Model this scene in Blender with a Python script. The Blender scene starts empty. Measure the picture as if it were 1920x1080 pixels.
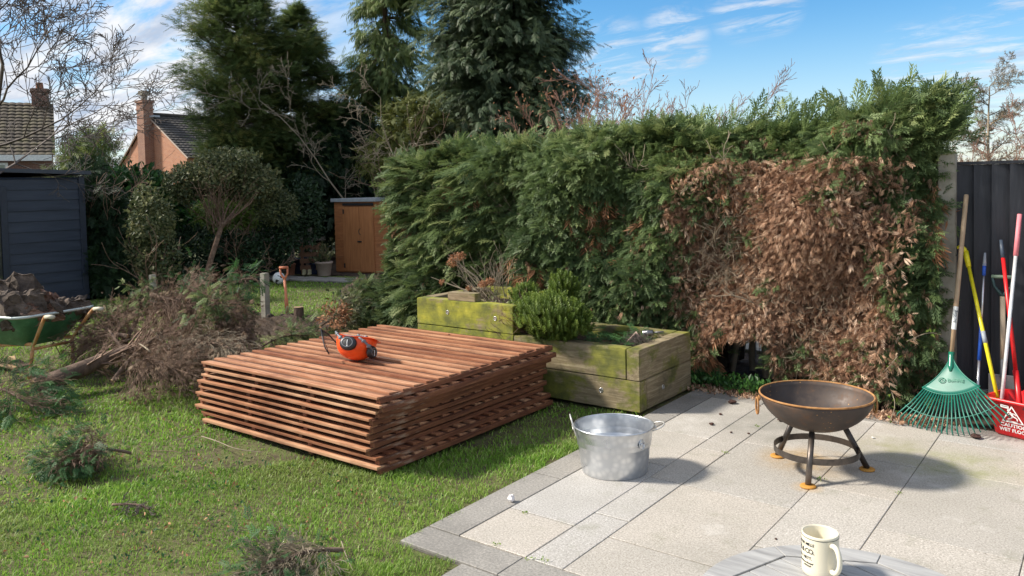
import bpy, bmesh, math, random
import numpy as np
from math import sin, cos, pi, radians
from mathutils import Vector, Matrix
random.seed(7); RNG = np.random.default_rng(11)
SC = bpy.context.scene; COL = SC.collection

# ------------------------------------------------------------------ camera
H = 1.69
CR = np.array([0.79522437, 0.60591261, -0.02209319])
CU = np.array([-0.00822053, 0.04720973, 0.99885117])
CW = np.array([-0.60625953, 0.79412918, -0.04252325])
CR /= np.linalg.norm(CR); CW = CW - CR*(CR@CW); CW /= np.linalg.norm(CW); CU = np.cross(CR, CW)
FPX, PX, PY = 1498.72, 960.0, 411.77
cam = bpy.data.objects.new('camera', bpy.data.cameras.new('camera')); COL.objects.link(cam)
cam.data.sensor_width = 36; cam.data.lens = 36*FPX/1920
cam.data.shift_y = -(540-PY)/1920
cam.data.clip_start = 0.05; cam.data.clip_end = 2000
cam.matrix_world = Matrix(((CR[0], CU[0], -CW[0], 0), (CR[1], CU[1], -CW[1], 0), (CR[2], CU[2], -CW[2], H), (0, 0, 0, 1)))
SC.camera = cam

# ------------------------------------------------------------------ light
SUN_AZ, SUN_EL = radians(213), radians(41)        # direction the sun stands in
sd = Vector((cos(SUN_AZ)*cos(SUN_EL), sin(SUN_AZ)*cos(SUN_EL), sin(SUN_EL)))
sun = bpy.data.objects.new('sun', bpy.data.lights.new('sun', 'SUN')); COL.objects.link(sun)
sun.data.energy = 3.5; sun.data.angle = radians(7.0); sun.data.color = (1.0, 0.93, 0.82)
sun.rotation_euler = sd.to_track_quat('Z', 'Y').to_euler()
SC.view_settings.view_transform = 'Standard'; SC.view_settings.look = 'None'
SC.view_settings.exposure = 0.98; SC.view_settings.gamma = 1.0
try: SC.view_settings.use_curve_mapping = False
except Exception: pass
SC.cycles.max_bounces = 6; SC.cycles.transparent_max_bounces = 8; SC.cycles.use_denoising = True
SC.cycles.diffuse_bounces = 3; SC.cycles.glossy_bounces = 3; SC.cycles.transmission_bounces = 3

def make_world():
    w = bpy.data.worlds.new('World'); SC.world = w; w.use_nodes = True
    nt = w.node_tree; N = nt.nodes; L = nt.links; N.clear()
    out = N.new('ShaderNodeOutputWorld'); bg = N.new('ShaderNodeBackground'); bg.inputs[1].default_value = 0.14
    sky = N.new('ShaderNodeTexSky'); sky.sky_type = 'NISHITA'; sky.sun_disc = False
    sky.sun_elevation = SUN_EL; sky.sun_rotation = pi/2 - SUN_AZ
    sky.air_density = 1.0; sky.dust_density = 0.3; sky.ozone_density = 2.0
    tc = N.new('ShaderNodeTexCoord'); sep = N.new('ShaderNodeSeparateXYZ'); L.new(tc.outputs['Generated'], sep.inputs[0])
    def M(op, a, b=None, clamp=False):
        n = N.new('ShaderNodeMath'); n.operation = op; n.use_clamp = clamp
        for i, x in enumerate((a, b)):
            if x is None: continue
            if isinstance(x, (int, float)): n.inputs[i].default_value = x
            else: L.new(x, n.inputs[i])
        return n.outputs[0]
    def dot(v):
        n = N.new('ShaderNodeVectorMath'); n.operation = 'DOT_PRODUCT'
        L.new(tc.outputs['Generated'], n.inputs[0]); n.inputs[1].default_value = v; return n.outputs['Value']
    zz = M('ADD', M('MAXIMUM', sep.outputs[2], 0.0), 0.16)
    # cloud layer seen in perspective: project the view direction on a flat deck
    c = N.new('ShaderNodeCombineXYZ'); L.new(M('DIVIDE', sep.outputs[0], zz), c.inputs[0]); L.new(M('DIVIDE', sep.outputs[1], zz), c.inputs[1])
    def noise(scale, det, rough, rot=0.0, sx=1, sy=1, loc=(0, 0, 0), dist=0.0):
        mp = N.new('ShaderNodeMapping'); mp.inputs['Rotation'].default_value = (0, 0, rot); mp.inputs['Scale'].default_value = (sx, sy, 1)
        mp.inputs['Location'].default_value = loc
        L.new(c.outputs[0], mp.inputs[0]); t = N.new('ShaderNodeTexNoise'); t.inputs['Scale'].default_value = scale
        t.inputs['Detail'].default_value = det; t.inputs['Roughness'].default_value = rough; t.inputs['Distortion'].default_value = dist
        L.new(mp.outputs[0], t.inputs[0]); return t.outputs[0]
    def ramp(x, a, b):
        n = N.new('ShaderNodeMapRange'); n.interpolation_type = 'SMOOTHSTEP'
        n.inputs[1].default_value = a; n.inputs[2].default_value = b; L.new(x, n.inputs[0]); return n.outputs[0]
    n1 = noise(1.25, 9, 0.62, 0.75, 0.7, 1.9, (3.1, 1.4, 0), 0.3)
    n2 = noise(4.5, 8, 0.6, 0.9, 0.6, 1.7, (1.0, 5.2, 0), 0.4)
    def pdir(u, v):
        d = CW + CR*(u-PX)/FPX - CU*(v-PY)/FPX; return tuple(d/np.linalg.norm(d))
    left = ramp(dot(pdir(1480, 40)), 0.925, 0.80)
    thick = ramp(M('ADD', M('MULTIPLY', n1, 0.72), M('MULTIPLY', n2, 0.28)), 0.395, 0.53)
    big = M('MULTIPLY', thick, left)
    n3 = noise(4.2, 9, 0.66, 0.5, 0.8, 1.7, (7.7, 2.2, 0), 0.6)
    wisp = ramp(n3, 0.43, 0.66)
    spots = None
    for (u, v, rad) in ((1265, 62, 0.035), (1240, 100, 0.03), (1290, 100, 0.022), (1400, 5, 0.04), (1450, 12, 0.03), (1890, 75, 0.06), (1940, 70, 0.06), (1850, 100, 0.05), (1880, 140, 0.03), (1720, 120, 0.04), (1150, 120, .05), (1950, 230, .12), (60, 330, .2)):
        r = ramp(dot(pdir(u, v)), cos(rad*1.35), cos(rad*0.25))
        spots = r if spots is None else M('MAXIMUM', spots, r)
    small = M('MULTIPLY', M('MULTIPLY', wisp, spots), 0.62)
    mask = M('MAXIMUM', big, small, True)
    # low haze near the horizon
    hz = ramp(sep.outputs[2], 0.20, -0.01)
    # cloud tone: bright tops, grey-blue bases
    tone = N.new('ShaderNodeValToRGB'); L.new(noise(2.6, 8, 0.6, 0.8, 0.7, 2.2, (9, 3, 0), .2), tone.inputs[0])
    tone.color_ramp.elements[0].position = 0.38; tone.color_ramp.elements[0].color = (1.9, 2.25, 2.85, 1)
    tone.color_ramp.elements[1].position = 0.60; tone.color_ramp.elements[1].color = (3.55, 3.6, 3.7, 1)
    hs = N.new('ShaderNodeHueSaturation'); hs.inputs['Saturation'].default_value = 1.42; hs.inputs['Value'].default_value = .62
    L.new(sky.outputs[0], hs.inputs['Color'])
    m1 = N.new('ShaderNodeMix'); m1.data_type = 'RGBA'; L.new(M('MULTIPLY', hz, 0.45), m1.inputs[0]); L.new(hs.outputs[0], m1.inputs[6]); m1.inputs[7].default_value = (2.4, 2.85, 3.5, 1)
    m2 = N.new('ShaderNodeMix'); m2.data_type = 'RGBA'; L.new(mask, m2.inputs[0]); L.new(m1.outputs[2], m2.inputs[6]); L.new(tone.outputs[0], m2.inputs[7])
    L.new(m2.outputs[2], bg.inputs[0]); L.new(bg.outputs[0], out.inputs[0])
make_world()

# ------------------------------------------------------------------ photo geometry -> world points
def ray(u, v): return CW + CR*(u-PX)/FPX - CU*(v-PY)/FPX
def G(u, v, z=0.0):
    d = ray(u, v); t = (z-H)/d[2]; return np.array([d[0]*t, d[1]*t, z])
def onY(u, v, Y):
    d = ray(u, v); t = Y/d[1]; return np.array([d[0]*t, Y, H+d[2]*t])
def onX(u, v, X):
    d = ray(u, v); t = X/d[0]; return np.array([X, d[1]*t, H+d[2]*t])
def atD(u, v, D):
    return np.array([0, 0, H]) + ray(u, v)*D
def foot(u, D, z=0.0):
    """ground point in picture column u at camera depth D"""
    lo, hi = -3000.0, 6000.0
    for _ in range(60):
        m = (lo+hi)/2
        if atD(u, m, D)[2] > z: lo = m
        else: hi = m
    return atD(u, (lo+hi)/2, D)
def zat(P, v):
    """height above P that shows at picture row v"""
    best, bz = 1e9, 0
    for z in np.linspace(-0.5, 14, 2901):
        d = np.array([P[0], P[1], z-H]); dd = d@CW; vv = PY - FPX*(d@CU)/dd
        if abs(vv-v) < best: best, bz = abs(vv-v), z
    return bz

# ------------------------------------------------------------------ object helpers
def tag(o, label=None, cat=None, group=None, kind=None):
    if label: o['label'] = label
    if cat: o['category'] = cat
    if group: o['group'] = group
    if kind: o['kind'] = kind
    return o
def thing(name, label, cat, loc=(0, 0, 0), rot=(0, 0, 0), group=None):
    o = bpy.data.objects.new(name, None); COL.objects.link(o); o.location = loc; o.rotation_euler = rot
    o.empty_display_size = 0.1
    return tag(o, label, cat, group)
def finish(name, me, m, parent=None, smooth=False, loc=None, rot=None):
    o = bpy.data.objects.new(name, me); COL.objects.link(o)
    for x in (m if isinstance(m, (list, tuple)) else [m]): me.materials.append(x)
    if smooth: me.polygons.foreach_set('use_smooth', [True]*len(me.polygons))
    if parent: o.parent = parent
    if loc is not None: o.location = loc
    if rot is not None: o.rotation_euler = rot
    return o
def obj(name, bm, m, parent=None, smooth=False, bevel=0, loc=None, rot=None, seg=1):
    bmesh.ops.recalc_face_normals(bm, faces=bm.faces)
    if bevel: bmesh.ops.bevel(bm, geom=list(bm.edges), offset=bevel, segments=seg, affect='EDGES', clamp_overlap=True)
    me = bpy.data.meshes.new(name); bm.to_mesh(me); bm.free()
    return finish(name, me, m, parent, smooth, loc, rot)
def BM(): return bmesh.new()
def box(bm, c, s, rz=0, M=None):
    x, y, z = c; a, b, h = s[0]/2, s[1]/2, s[2]/2
    vs = []
    for dx, dy, dz in ((-a, -b, -h), (a, -b, -h), (a, b, -h), (-a, b, -h), (-a, -b, h), (a, -b, h), (a, b, h), (-a, b, h)):
        p = Vector((dx*cos(rz)-dy*sin(rz), dx*sin(rz)+dy*cos(rz), dz))
        if M is not None: p = M @ p
        vs.append(bm.verts.new((x+p.x, y+p.y, z+p.z)))
    fs = []
    for f in ((0, 3, 2, 1), (4, 5, 6, 7), (0, 1, 5, 4), (1, 2, 6, 5), (2, 3, 7, 6), (3, 0, 4, 7)): fs.append(bm.faces.new([vs[i] for i in f]))
    return fs
def prism(bm, pts, z0, z1):
    a = [bm.verts.new((x, y, z0)) for x, y in pts]; b = [bm.verts.new((x, y, z1)) for x, y in pts]; n = len(pts)
    bm.faces.new(a[::-1]); bm.faces.new(b)
    for i in range(n): bm.faces.new((a[i], a[(i+1) % n], b[(i+1) % n], b[i]))
def lathe(bm, prof, n=32, sx=1, sy=1, c=(0, 0, 0), close=False):
    rings = []
    for r, z in prof:
        if r < 1e-5: rings.append([bm.verts.new((c[0], c[1], c[2]+z))])
        else: rings.append([bm.verts.new((c[0]+r*sx*cos(2*pi*i/n), c[1]+r*sy*sin(2*pi*i/n), c[2]+z)) for i in range(n)])
    pr = list(zip(rings, rings[1:]))
    if close: pr.append((rings[-1], rings[0]))
    for A, B in pr:
        for i in range(n):
            j = (i+1) % n
            if len(A) == 1 and len(B) == 1: continue
            if len(A) == 1: bm.faces.new((A[0], B[j], B[i]))
            elif len(B) == 1: bm.faces.new((A[i], A[j], B[0]))
            else: bm.faces.new((A[i], A[j], B[j], B[i]))
def tube(bm, pts, rad, n=8, cap=True, closed=False):
    pts = [Vector(tuple(p)) for p in pts]; m = len(pts); rads = rad if isinstance(rad, (list, tuple)) else [rad]*m
    rings = []; up = None
    for i, p in enumerate(pts):
        if closed: t = (pts[(i+1) % m]-pts[i-1]).normalized()
        else: t = (pts[min(i+1, m-1)]-pts[max(i-1, 0)]).normalized()
        if up is None: up = Vector((0, 0, 1)) if abs(t.z) < 0.9 else Vector((1, 0, 0))
        a = t.cross(up); a = a.normalized() if a.length > 1e-6 else t.orthogonal().normalized(); b = a.cross(t).normalized(); up = b
        rings.append([bm.verts.new(p+(a*cos(2*pi*k/n)+b*sin(2*pi*k/n))*rads[i]) for k in range(n)])
    pr = list(zip(rings, rings[1:]))
    if closed: pr.append((rings[-1], rings[0]))
    for A, B in pr:
        for k in range(n): bm.faces.new((A[k], A[(k+1) % n], B[(k+1) % n], B[k]))
    if cap and not closed: bm.faces.new(rings[0][::-1]); bm.faces.new(rings[-1])
def arc(c, r, a0, a1, n, ax=(1, 0, 0), ay=(0, 0, 1)):
    c, ax, ay = Vector(c), Vector(ax), Vector(ay)
    return [c+ax*r*cos(a0+(a1-a0)*i/n)+ay*r*sin(a0+(a1-a0)*i/n) for i in range(n+1)]
def dup(root, name=None):
    c = root.copy(); COL.objects.link(c)
    for ch in root.children:
        k = ch.copy(); COL.objects.link(k); k.parent = c
        for g in ch.children:
            q = g.copy(); COL.objects.link(q); q.parent = k
    return c

def np_mesh(name, V, F, m, parent=None, attrs=None, smooth=False):
    """V (n,3), F (m,k) -> object; attrs: dict of per-vertex floats"""
    V = np.asarray(V, np.float32); F = np.asarray(F, np.int32); k = F.shape[1]
    me = bpy.data.meshes.new(name); me.vertices.add(len(V)); me.vertices.foreach_set('co', V.ravel())
    me.loops.add(F.size); me.loops.foreach_set('vertex_index', F.ravel())
    me.polygons.add(len(F)); me.polygons.foreach_set('loop_start', np.arange(len(F), dtype=np.int32)*k)
    me.polygons.foreach_set('loop_total', np.full(len(F), k, np.int32))
    for a, x in (attrs or {}).items():
        at = me.attributes.new(a, 'FLOAT', 'POINT'); at.data.foreach_set('value', np.asarray(x, np.float32))
    me.update(calc_edges=True)
    return finish(name, me, m, parent, smooth)
def nrm(a): return a/np.maximum(np.linalg.norm(a, axis=-1, keepdims=True), 1e-9)
def scatter(T, P, F, N, S, rnd=None):
    """instance quad template T=(verts,faces) at P with forward F, normal N, scale S"""
    tv, tf = T; n = len(P); F = nrm(F); B = nrm(np.cross(N, F)); N = np.cross(F, B)
    S = np.broadcast_to(np.asarray(S, float), (n,))[:, None, None]
    V = P[:, None, :] + S*(tv[None, :, 0:1]*F[:, None, :]+tv[None, :, 1:2]*B[:, None, :]+tv[None, :, 2:3]*N[:, None, :])
    FF = tf[None]+(np.arange(n)*len(tv))[:, None, None]
    if rnd is None: rnd = RNG.random(n)
    return V.reshape(-1, 3), FF.reshape(-1, 4), np.repeat(rnd, len(tv))
def merge(parts):
    Vs, Fs, Rs, o = [], [], [], 0
    for V, F, R in parts:
        Vs.append(V); Fs.append(F+o); Rs.append(R); o += len(V)
    return np.concatenate(Vs), np.concatenate(Fs), np.concatenate(Rs)
def T_quads(qs):
    v = np.array([p for q in qs for p in q], float); f = np.arange(len(v)).reshape(-1, 4); return v, f
def leafq(b, d, l, w, z0=0, dz=0):
    b = np.array(b, float); d = np.array(d, float)/np.hypot(*d[:2]); s = np.array([-d[1], d[0], 0]); d = np.array([d[0], d[1], 0])
    m = b+d*l*0.45; t = b+d*l
    return [tuple(b), tuple(m+s*w+np.array([0, 0, dz*.4])), tuple(t+np.array([0, 0, dz])), tuple(m-s*w+np.array([0, 0, dz*.4]))]
def T_cypress(side=5, sub=True, droop=0.25):
    q = [leafq((0, 0, 0), (1, 0), 1.0, .022, dz=-droop)]
    for i in range(side):
        x = 0.1+0.8*i/side
        for s in (-1, 1):
            xx = x+(0.06 if s > 0 else 0); l = .46*(1-.55*x); a = radians(36+random.uniform(-7, 7))*s
            zb = -droop*xx*xx
            q.append(leafq((xx, 0, zb), (cos(a), sin(a)), l, .032, dz=-.1-random.random()*.08))
            if sub:
                for t in (.5,):
                    for s2 in (-1, 1):
                        a2 = a+radians(33)*s2
                        q.append(leafq((xx+cos(a)*l*t, sin(a)*l*t, zb-.04*t), (cos(a2), sin(a2)), l*.36*(1.2-t*.6), .022, dz=-.03))
    return T_quads(q)
T_CY = T_cypress(); T_CYL = T_cypress(4, False); T_FLAT = T_cypress(6, False, .1)
def T_droop():
    q = []
    for i in range(7):
        x = .1+.12*i; s = 1 if i % 2 else -1; a = radians(28)*s
        q.append(leafq((x, 0, -.3*x*x), (cos(a), sin(a)), .42, .045, dz=-.3-random.random()*.15))
    q.append(leafq((0, 0, 0), (1, 0), 1, .04, dz=-.5))
    return T_quads(q)
T_DR = T_droop()
def T_tuft(n=10):
    q = []
    for i in range(n):
        a = radians(random.uniform(-32, 32)); l = random.uniform(.55, 1.05); w = .035; s = np.array([-sin(a), cos(a), 0])*w; z1 = random.uniform(-.12, .12); d = np.array([cos(a), sin(a), 0]); st = random.uniform(0, .25)
        b = d*st; m = d*(st+l*.45)+np.array([0, 0, z1]); e = d*(st+l)*np.array([1, .6, 1])+np.array([0, 0, z1*1.5-.12])
        q.append([tuple(b), tuple(m+s), tuple(e), tuple(m-s)])
    return T_quads(q)
T_TF = T_tuft()
T_LEAF = T_quads([[(0, 0, 0), (.45, .0, -.04), (1, 0, -.12), (.5, .26, .03)], [(0, 0, 0), (.5, -.26, .03), (1, 0, -.12), (.45, 0, -.04)]])
def T_sprig(n=7):
    q = []
    for i in range(n):
        z = i/n
        for k in range(3):
            a = 2*pi*k/3+i*1.1; l = .32*(1.1-.6*z)
            b = np.array([z, 0, 0]); d = np.array([.22, cos(a)*l, sin(a)*l]); s = np.array([0, -sin(a), cos(a)])*.07
            q.append([tuple(b), tuple(b+d*.55+s), tuple(b+d), tuple(b+d*.55-s)])
    return T_quads(q)
T_SPRIG = T_sprig()

def tubes_np(segs, n=4, bend=None):
    """segs (m,8): p0 p1 r0 r1 -> quads"""
    s = np.asarray(segs, float); p0, p1 = s[:, 0:3], s[:, 3:6]; t = nrm(p1-p0)
    ref = np.where(np.abs(t[:, 2:3]) < .9, np.array([[0, 0, 1.]]), np.array([[1., 0, 0]])); a = nrm(np.cross(t, ref)); b = np.cross(t, a)
    ang = 2*pi*np.arange(n)/n; d = a[:, None]*np.cos(ang)[None, :, None]+b[:, None]*np.sin(ang)[None, :, None]
    V = np.concatenate([p0[:, None]+d*s[:, 6][:, None, None], p1[:, None]+d*s[:, 7][:, None, None]], 1)
    k = np.arange(n); f = np.stack([k, (k+1) % n, (k+1) % n+n, k+n], -1)
    F = f[None]+(np.arange(len(s))*2*n)[:, None, None]
    return V.reshape(-1, 3), F.reshape(-1, 4), np.repeat(RNG.random(len(s)), 2*n)
def limb(p, d, L, r, depth, segs, spread=.5, up=.1, kids=4, wig=.16, rmin=.0025, shrink=.62, tips=None, nseg=6, start=.25):
    """grow a crooked tapering limb with side limbs"""
    p = np.array(p, float); d = nrm(np.array(d, float)); st = L/nseg; pts = [p.copy()]
    for i in range(nseg):
        d = nrm(d+RNG.normal(0, wig, 3)+np.array([0, 0, up]))
        q = p+d*st; r0 = max(rmin, r*(1-.75*i/nseg)); r1 = max(rmin, r*(1-.75*(i+1)/nseg))
        segs.append(np.concatenate([p, q, [r0, r1]])); p = q; pts.append(p.copy())
        if depth > 0 and (i+1)/nseg > start:
            for _ in range(max(1, int(round(kids/nseg+random.random()*.8)))):
                s = RNG.normal(0, 1, 3); s = nrm(s-d*(s@d)); nd = nrm(d*cos(spread)+s*sin(spread)*random.uniform(.7, 1.3))
                limb(p, nd, L*shrink*random.uniform(.6, 1.1)*(1-.35*i/nseg), r1*.6, depth-1, segs, spread, up, kids, wig*1.1, rmin, shrink, tips, max(3, nseg-1), start)
    if tips is not None: tips.append((p.copy(), d.copy()))

# ------------------------------------------------------------------ materials
def newmat(name):
    m = bpy.data.materials.new(name); m.use_nodes = True; nt = m.node_tree; b = nt.nodes['Principled BSDF']; return m, nt, b
def mixc(nt, f, a, b):
    n = nt.nodes.new('ShaderNodeMix'); n.data_type = 'RGBA'
    for i, x in ((0, f), (6, a), (7, b)):
        if isinstance(x, tuple): n.inputs[i].default_value = x if len(x) == 4 else (*x, 1)
        elif isinstance(x, (int, float)): n.inputs[i].default_value = x
        else: nt.links.new(x, n.inputs[i])
    return n.outputs[2]
def tex(nt, scale=5, detail=6, rough=.6, sc=(1, 1, 1), coord='Object', kind='noise', dist=0, loc=(0, 0, 0)):
    tc = nt.nodes.new('ShaderNodeTexCoord'); mp = nt.nodes.new('ShaderNodeMapping'); mp.inputs['Scale'].default_value = sc; mp.inputs['Location'].default_value = loc
    nt.links.new(tc.outputs[coord], mp.inputs[0])
    if kind == 'noise':
        t = nt.nodes.new('ShaderNodeTexNoise'); t.inputs['Detail'].default_value = detail; t.inputs['Roughness'].default_value = rough; t.inputs['Distortion'].default_value = dist
    elif kind == 'voronoi': t = nt.nodes.new('ShaderNodeTexVoronoi')
    t.inputs['Scale'].default_value = scale; nt.links.new(mp.outputs[0], t.inputs['Vector'])
    return t.outputs[0]
def rng(nt, x, a, b, c=0, d=1):
    n = nt.nodes.new('ShaderNodeMapRange'); n.inputs[1].default_value = a; n.inputs[2].default_value = b; n.inputs[3].default_value = c; n.inputs[4].default_value = d
    nt.links.new(x, n.inputs[0]); return n.outputs[0]
def bump(nt, b, h, st=.3, dist=.01):
    n = nt.nodes.new('ShaderNodeBump'); n.inputs['Strength'].default_value = st; n.inputs['Distance'].default_value = dist
    nt.links.new(h, n.inputs['Height']); nt.links.new(n.outputs[0], b.inputs['Normal'])
def attr(nt, name='rnd'):
    n = nt.nodes.new('ShaderNodeAttribute'); n.attribute_name = name; return n.outputs['Fac']
def mul(nt, a, b, op='MULTIPLY'):
    n = nt.nodes.new('ShaderNodeMath'); n.operation = op
    for i, x in ((0, a), (1, b)):
        if isinstance(x, (int, float)): n.inputs[i].default_value = x
        else: nt.links.new(x, n.inputs[i])
    return n.outputs[0]
def ramp(nt, x, stops):
    n = nt.nodes.new('ShaderNodeValToRGB'); e = n.color_ramp.elements
    while len(e) < len(stops): e.new(.5)
    for el, (p, c) in zip(e, stops): el.position = p; el.color = (*c, 1)
    nt.links.new(x, n.inputs[0]); return n.outputs[0]
def pm(name, stops, scale=6, rough=.7, bmp=.2, bdist=.004, sc=(1, 1, 1), metal=0, detail=6, spec=None, rvar=0, dist=0):
    """procedural material: noise -> colour ramp, plus fine bump"""
    m, nt, b = newmat(name); t = tex(nt, scale, detail, .62, sc, dist=dist)
    lo = .32; hi = .68; k = len(stops)
    c = ramp(nt, t, [(lo+(hi-lo)*i/max(1, k-1), s) for i, s in enumerate(stops)])
    nt.links.new(c, b.inputs['Base Color']); b.inputs['Roughness'].default_value = rough; b.inputs['Metallic'].default_value = metal
    if rvar: nt.links.new(rng(nt, tex(nt, scale*2.3, 5, .6, sc), .3, .7, max(.02, rough-rvar), min(1, rough+rvar)), b.inputs['Roughness'])
    if spec is not None: b.inputs['Specular IOR Level'].default_value = spec
    if bmp: bump(nt, b, tex(nt, scale*5, 6, .65, sc), bmp, bdist)
    return m
def leafmat(name, stops, trans=.3, rough=.55, patch=None, pscale=1.2):
    m = bpy.data.materials.new(name); m.use_nodes = True; nt = m.node_tree; nt.nodes.clear()
    out = nt.nodes.new('ShaderNodeOutputMaterial'); k = len(stops)
    c = ramp(nt, attr(nt), [(i/max(1, k-1), s) for i, s in enumerate(stops)])
    if patch: c = mixc(nt, rng(nt, tex(nt, pscale, 4, .6), .45, .62, 0, .8), c, patch)
    d = nt.nodes.new('ShaderNodeBsdfPrincipled'); nt.links.new(c, d.inputs['Base Color']); d.inputs['Roughness'].default_value = rough
    d.inputs['Specular IOR Level'].default_value = .35
    t = nt.nodes.new('ShaderNodeBsdfTranslucent'); nt.links.new(c, t.inputs[0])
    mx = nt.nodes.new('ShaderNodeMixShader'); mx.inputs[0].default_value = trans
    nt.links.new(d.outputs[0], mx.inputs[1]); nt.links.new(t.outputs[0], mx.inputs[2]); nt.links.new(mx.outputs[0], out.inputs[0])
    return m
def flat(name, c, rough=.5, metal=0, bmp=.05):
    d = tuple(x*.82 for x in c); return pm(name, [d, c, tuple(min(1, x*1.12) for x in c)], 14, rough, bmp, .001, metal=metal)

MT = {}
MT['hedge'] = leafmat('hedge foliage', [(.045, .08, .034), (.10, .155, .058), (.19, .26, .09), (.36, .39, .16)])
MT['dead'] = leafmat('dead foliage', [(.14, .072, .045), (.36, .205, .125), (.56, .36, .235), (.80, .60, .44)], .25, .8)
MT['brown'] = leafmat('brown dead foliage', [(.06, .038, .026), (.14, .09, .06), (.24, .165, .11), (.34, .25, .17)], .15, .85)
MT['rust'] = leafmat('rusty foliage', [(.25, .11, .05), (.42, .2, .1), (.5, .28, .16)], .15, .8)
MT['spruce'] = leafmat('spruce foliage', [(.03, .05, .028), (.06, .092, .045), (.11, .15, .07), (.18, .22, .10)], .25)
MT['cypress'] = leafmat('cypress foliage', [(.05, .085, .035), (.11, .165, .055), (.21, .27, .085), (.50, .45, .15)], .38)
MT['golden'] = leafmat('golden foliage', [(.06, .08, .02), (.12, .14, .03), (.2, .2, .05)], .25)
MT['laurel'] = leafmat('laurel leaves', [(.02, .06, .02), (.045, .12, .03), (.10, .24, .05)], .35, .3)
MT['viburnum'] = leafmat('shrub leaves', [(.04, .06, .028), (.08, .105, .045), (.15, .165, .07), (.28, .26, .12)], .3, .5)
MT['darkleaf'] = leafmat('dark leaves', [(.012, .028, .012), (.02, .045, .018), (.035, .075, .025)], .2)
MT['heather'] = leafmat('heath leaves', [(.07, .115, .018), (.12, .19, .028), (.21, .28, .05)], .3, .5)
MT['fresh'] = leafmat('fresh cut foliage', [(.03, .08, .03), (.05, .13, .04), (.09, .2, .06)], .3)
MT['grass'] = leafmat('grass blades', [(.10, .22, .024), (.17, .34, .038), (.26, .44, .06), (.38, .49, .12), (.56, .52, .30)], .45, .5, (.26, .33, .09), 1.1)
MT['twig'] = pm('twigs', [(.1, .06, .04), (.2, .125, .085), (.3, .2, .14)], 20, .85, .3)
MT['paletwig'] = pm('pale twigs', [(.2, .16, .11), (.34, .28, .2)], 9, .85, .2)
MT['greytwig'] = pm('grey twigs', [(.07, .055, .05), (.16, .13, .11)], 9, .85, .2)
MT['redtwig'] = pm('red twigs', [(.2, .1, .07), (.32, .18, .13)], 3, .85, 0)
MT['bark'] = pm('bark', [(.05, .032, .022), (.13, .085, .06), (.22, .15, .11)], 9, .92, .9, .015, (1, 1, .25))
MT['cutwood'] = pm('cut wood', [(.4, .25, .12), (.58, .42, .24)], 16, .8, .2)
MT['core'] = pm('dark hedge core', [(.02, .016, .01), (.05, .035, .022)], 12, .95, .6, .02)
MT['soil'] = pm('soil', [(.03, .02, .014), (.075, .05, .034), (.13, .09, .06)], 14, .95, 1.0, .03)
MT['concrete'] = pm('concrete', [(.2, .18, .145), (.31, .285, .23), (.4, .37, .31)], 8, .9, .35, .003)
MT['galv'] = None
MT['white'] = flat('white paint', (.75, .75, .73), .5)
MT['black'] = flat('black plastic', (.02, .02, .022), .4)
MT['ink'] = flat('black ink', (.02, .02, .025), .6, 0, 0)
MT['terracotta'] = pm('terracotta', [(.2, .08, .045), (.33, .14, .08)], 8, .8, .1)

def mat_patio():
    m, nt, b = newmat('granite paving'); 
    sp = tex(nt, 110, 3, .8); big = tex(nt, 1.1, 5, .6); mid = tex(nt, 6, 5, .65)
    c = ramp(nt, sp, [(.33, (.24, .22, .195)), (.45, (.41, .385, .35)), (.56, (.52, .49, .45)), (.68, (.72, .70, .66))])
    tone = ramp(nt, attr(nt), [(0, (.86, .85, .83)), (.35, (.98, .94, .89)), (.7, (.98, .97, .95)), (1, (.90, .91, .93))])
    n = nt.nodes.new('ShaderNodeMix'); n.data_type = 'RGBA'; n.blend_type = 'MULTIPLY'; n.inputs[0].default_value = 1
    nt.links.new(c, n.inputs[6]); nt.links.new(tone, n.inputs[7])
    c = mixc(nt, rng(nt, big, .42, .7, 0, .55), n.outputs[2], (.25, .235, .2))
    c = mixc(nt, rng(nt, mid, .56, .72, 0, .35), c, (.2, .2, .13))
    c = mixc(nt, rng(nt, tex(nt, 2.1, 6, .7, loc=(4, 1, 0)), .57, .72, 0, .55), c, (.64, .61, .57))
    tc = nt.nodes.new('ShaderNodeTexCoord')
    for (px, py, rad, colr) in ((-1.50, 4.82, .34, (.42, .27, .11)), (-1.36, 4.40, .10, (.5, .3, .08)), (-.75, 5.2, .4, (.27, .28, .12)), (-1.15, 5.35, .3, (.3, .29, .17)), (-1.9, 5.4, .5, (.24, .23, .2))):
        vd = nt.nodes.new('ShaderNodeVectorMath'); vd.operation = 'DISTANCE'; nt.links.new(tc.outputs['Object'], vd.inputs[0]); vd.inputs[1].default_value = (px, py, 0)
        c = mixc(nt, mul(nt, rng(nt, vd.outputs['Value'], rad, rad*.2, 0, .75), rng(nt, mid, .35, .6, .1, 1)), c, colr)
    c = mixc(nt, rng(nt, tex(nt, 60, 1, .5, kind='voronoi', loc=(3, 3, 0)), .16, .10, 0, .5), c, (.66, .64, .6))
    nt.links.new(c, b.inputs['Base Color']); nt.links.new(rng(nt, big, .35, .65, .5, .8), b.inputs['Roughness'])
    bump(nt, b, sp, .35, .0015); return m
MT['patio'] = mat_patio()
def mat_border():
    m, nt, b = newmat('dark paving'); sp = tex(nt, 80, 4, .75)
    c = ramp(nt, sp, [(.35, (.19, .18, .165)), (.55, (.31, .29, .26)), (.7, (.42, .39, .35))])
    c = mixc(nt, rng(nt, tex(nt, 2.2, 5, .6), .45, .7, 0, .5), c, (.10, .095, .085))
    nt.links.new(c, b.inputs['Base Color']); b.inputs['Roughness'].default_value = .75; bump(nt, b, sp, .3, .0015); return m
MT['border'] = mat_border()
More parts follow.
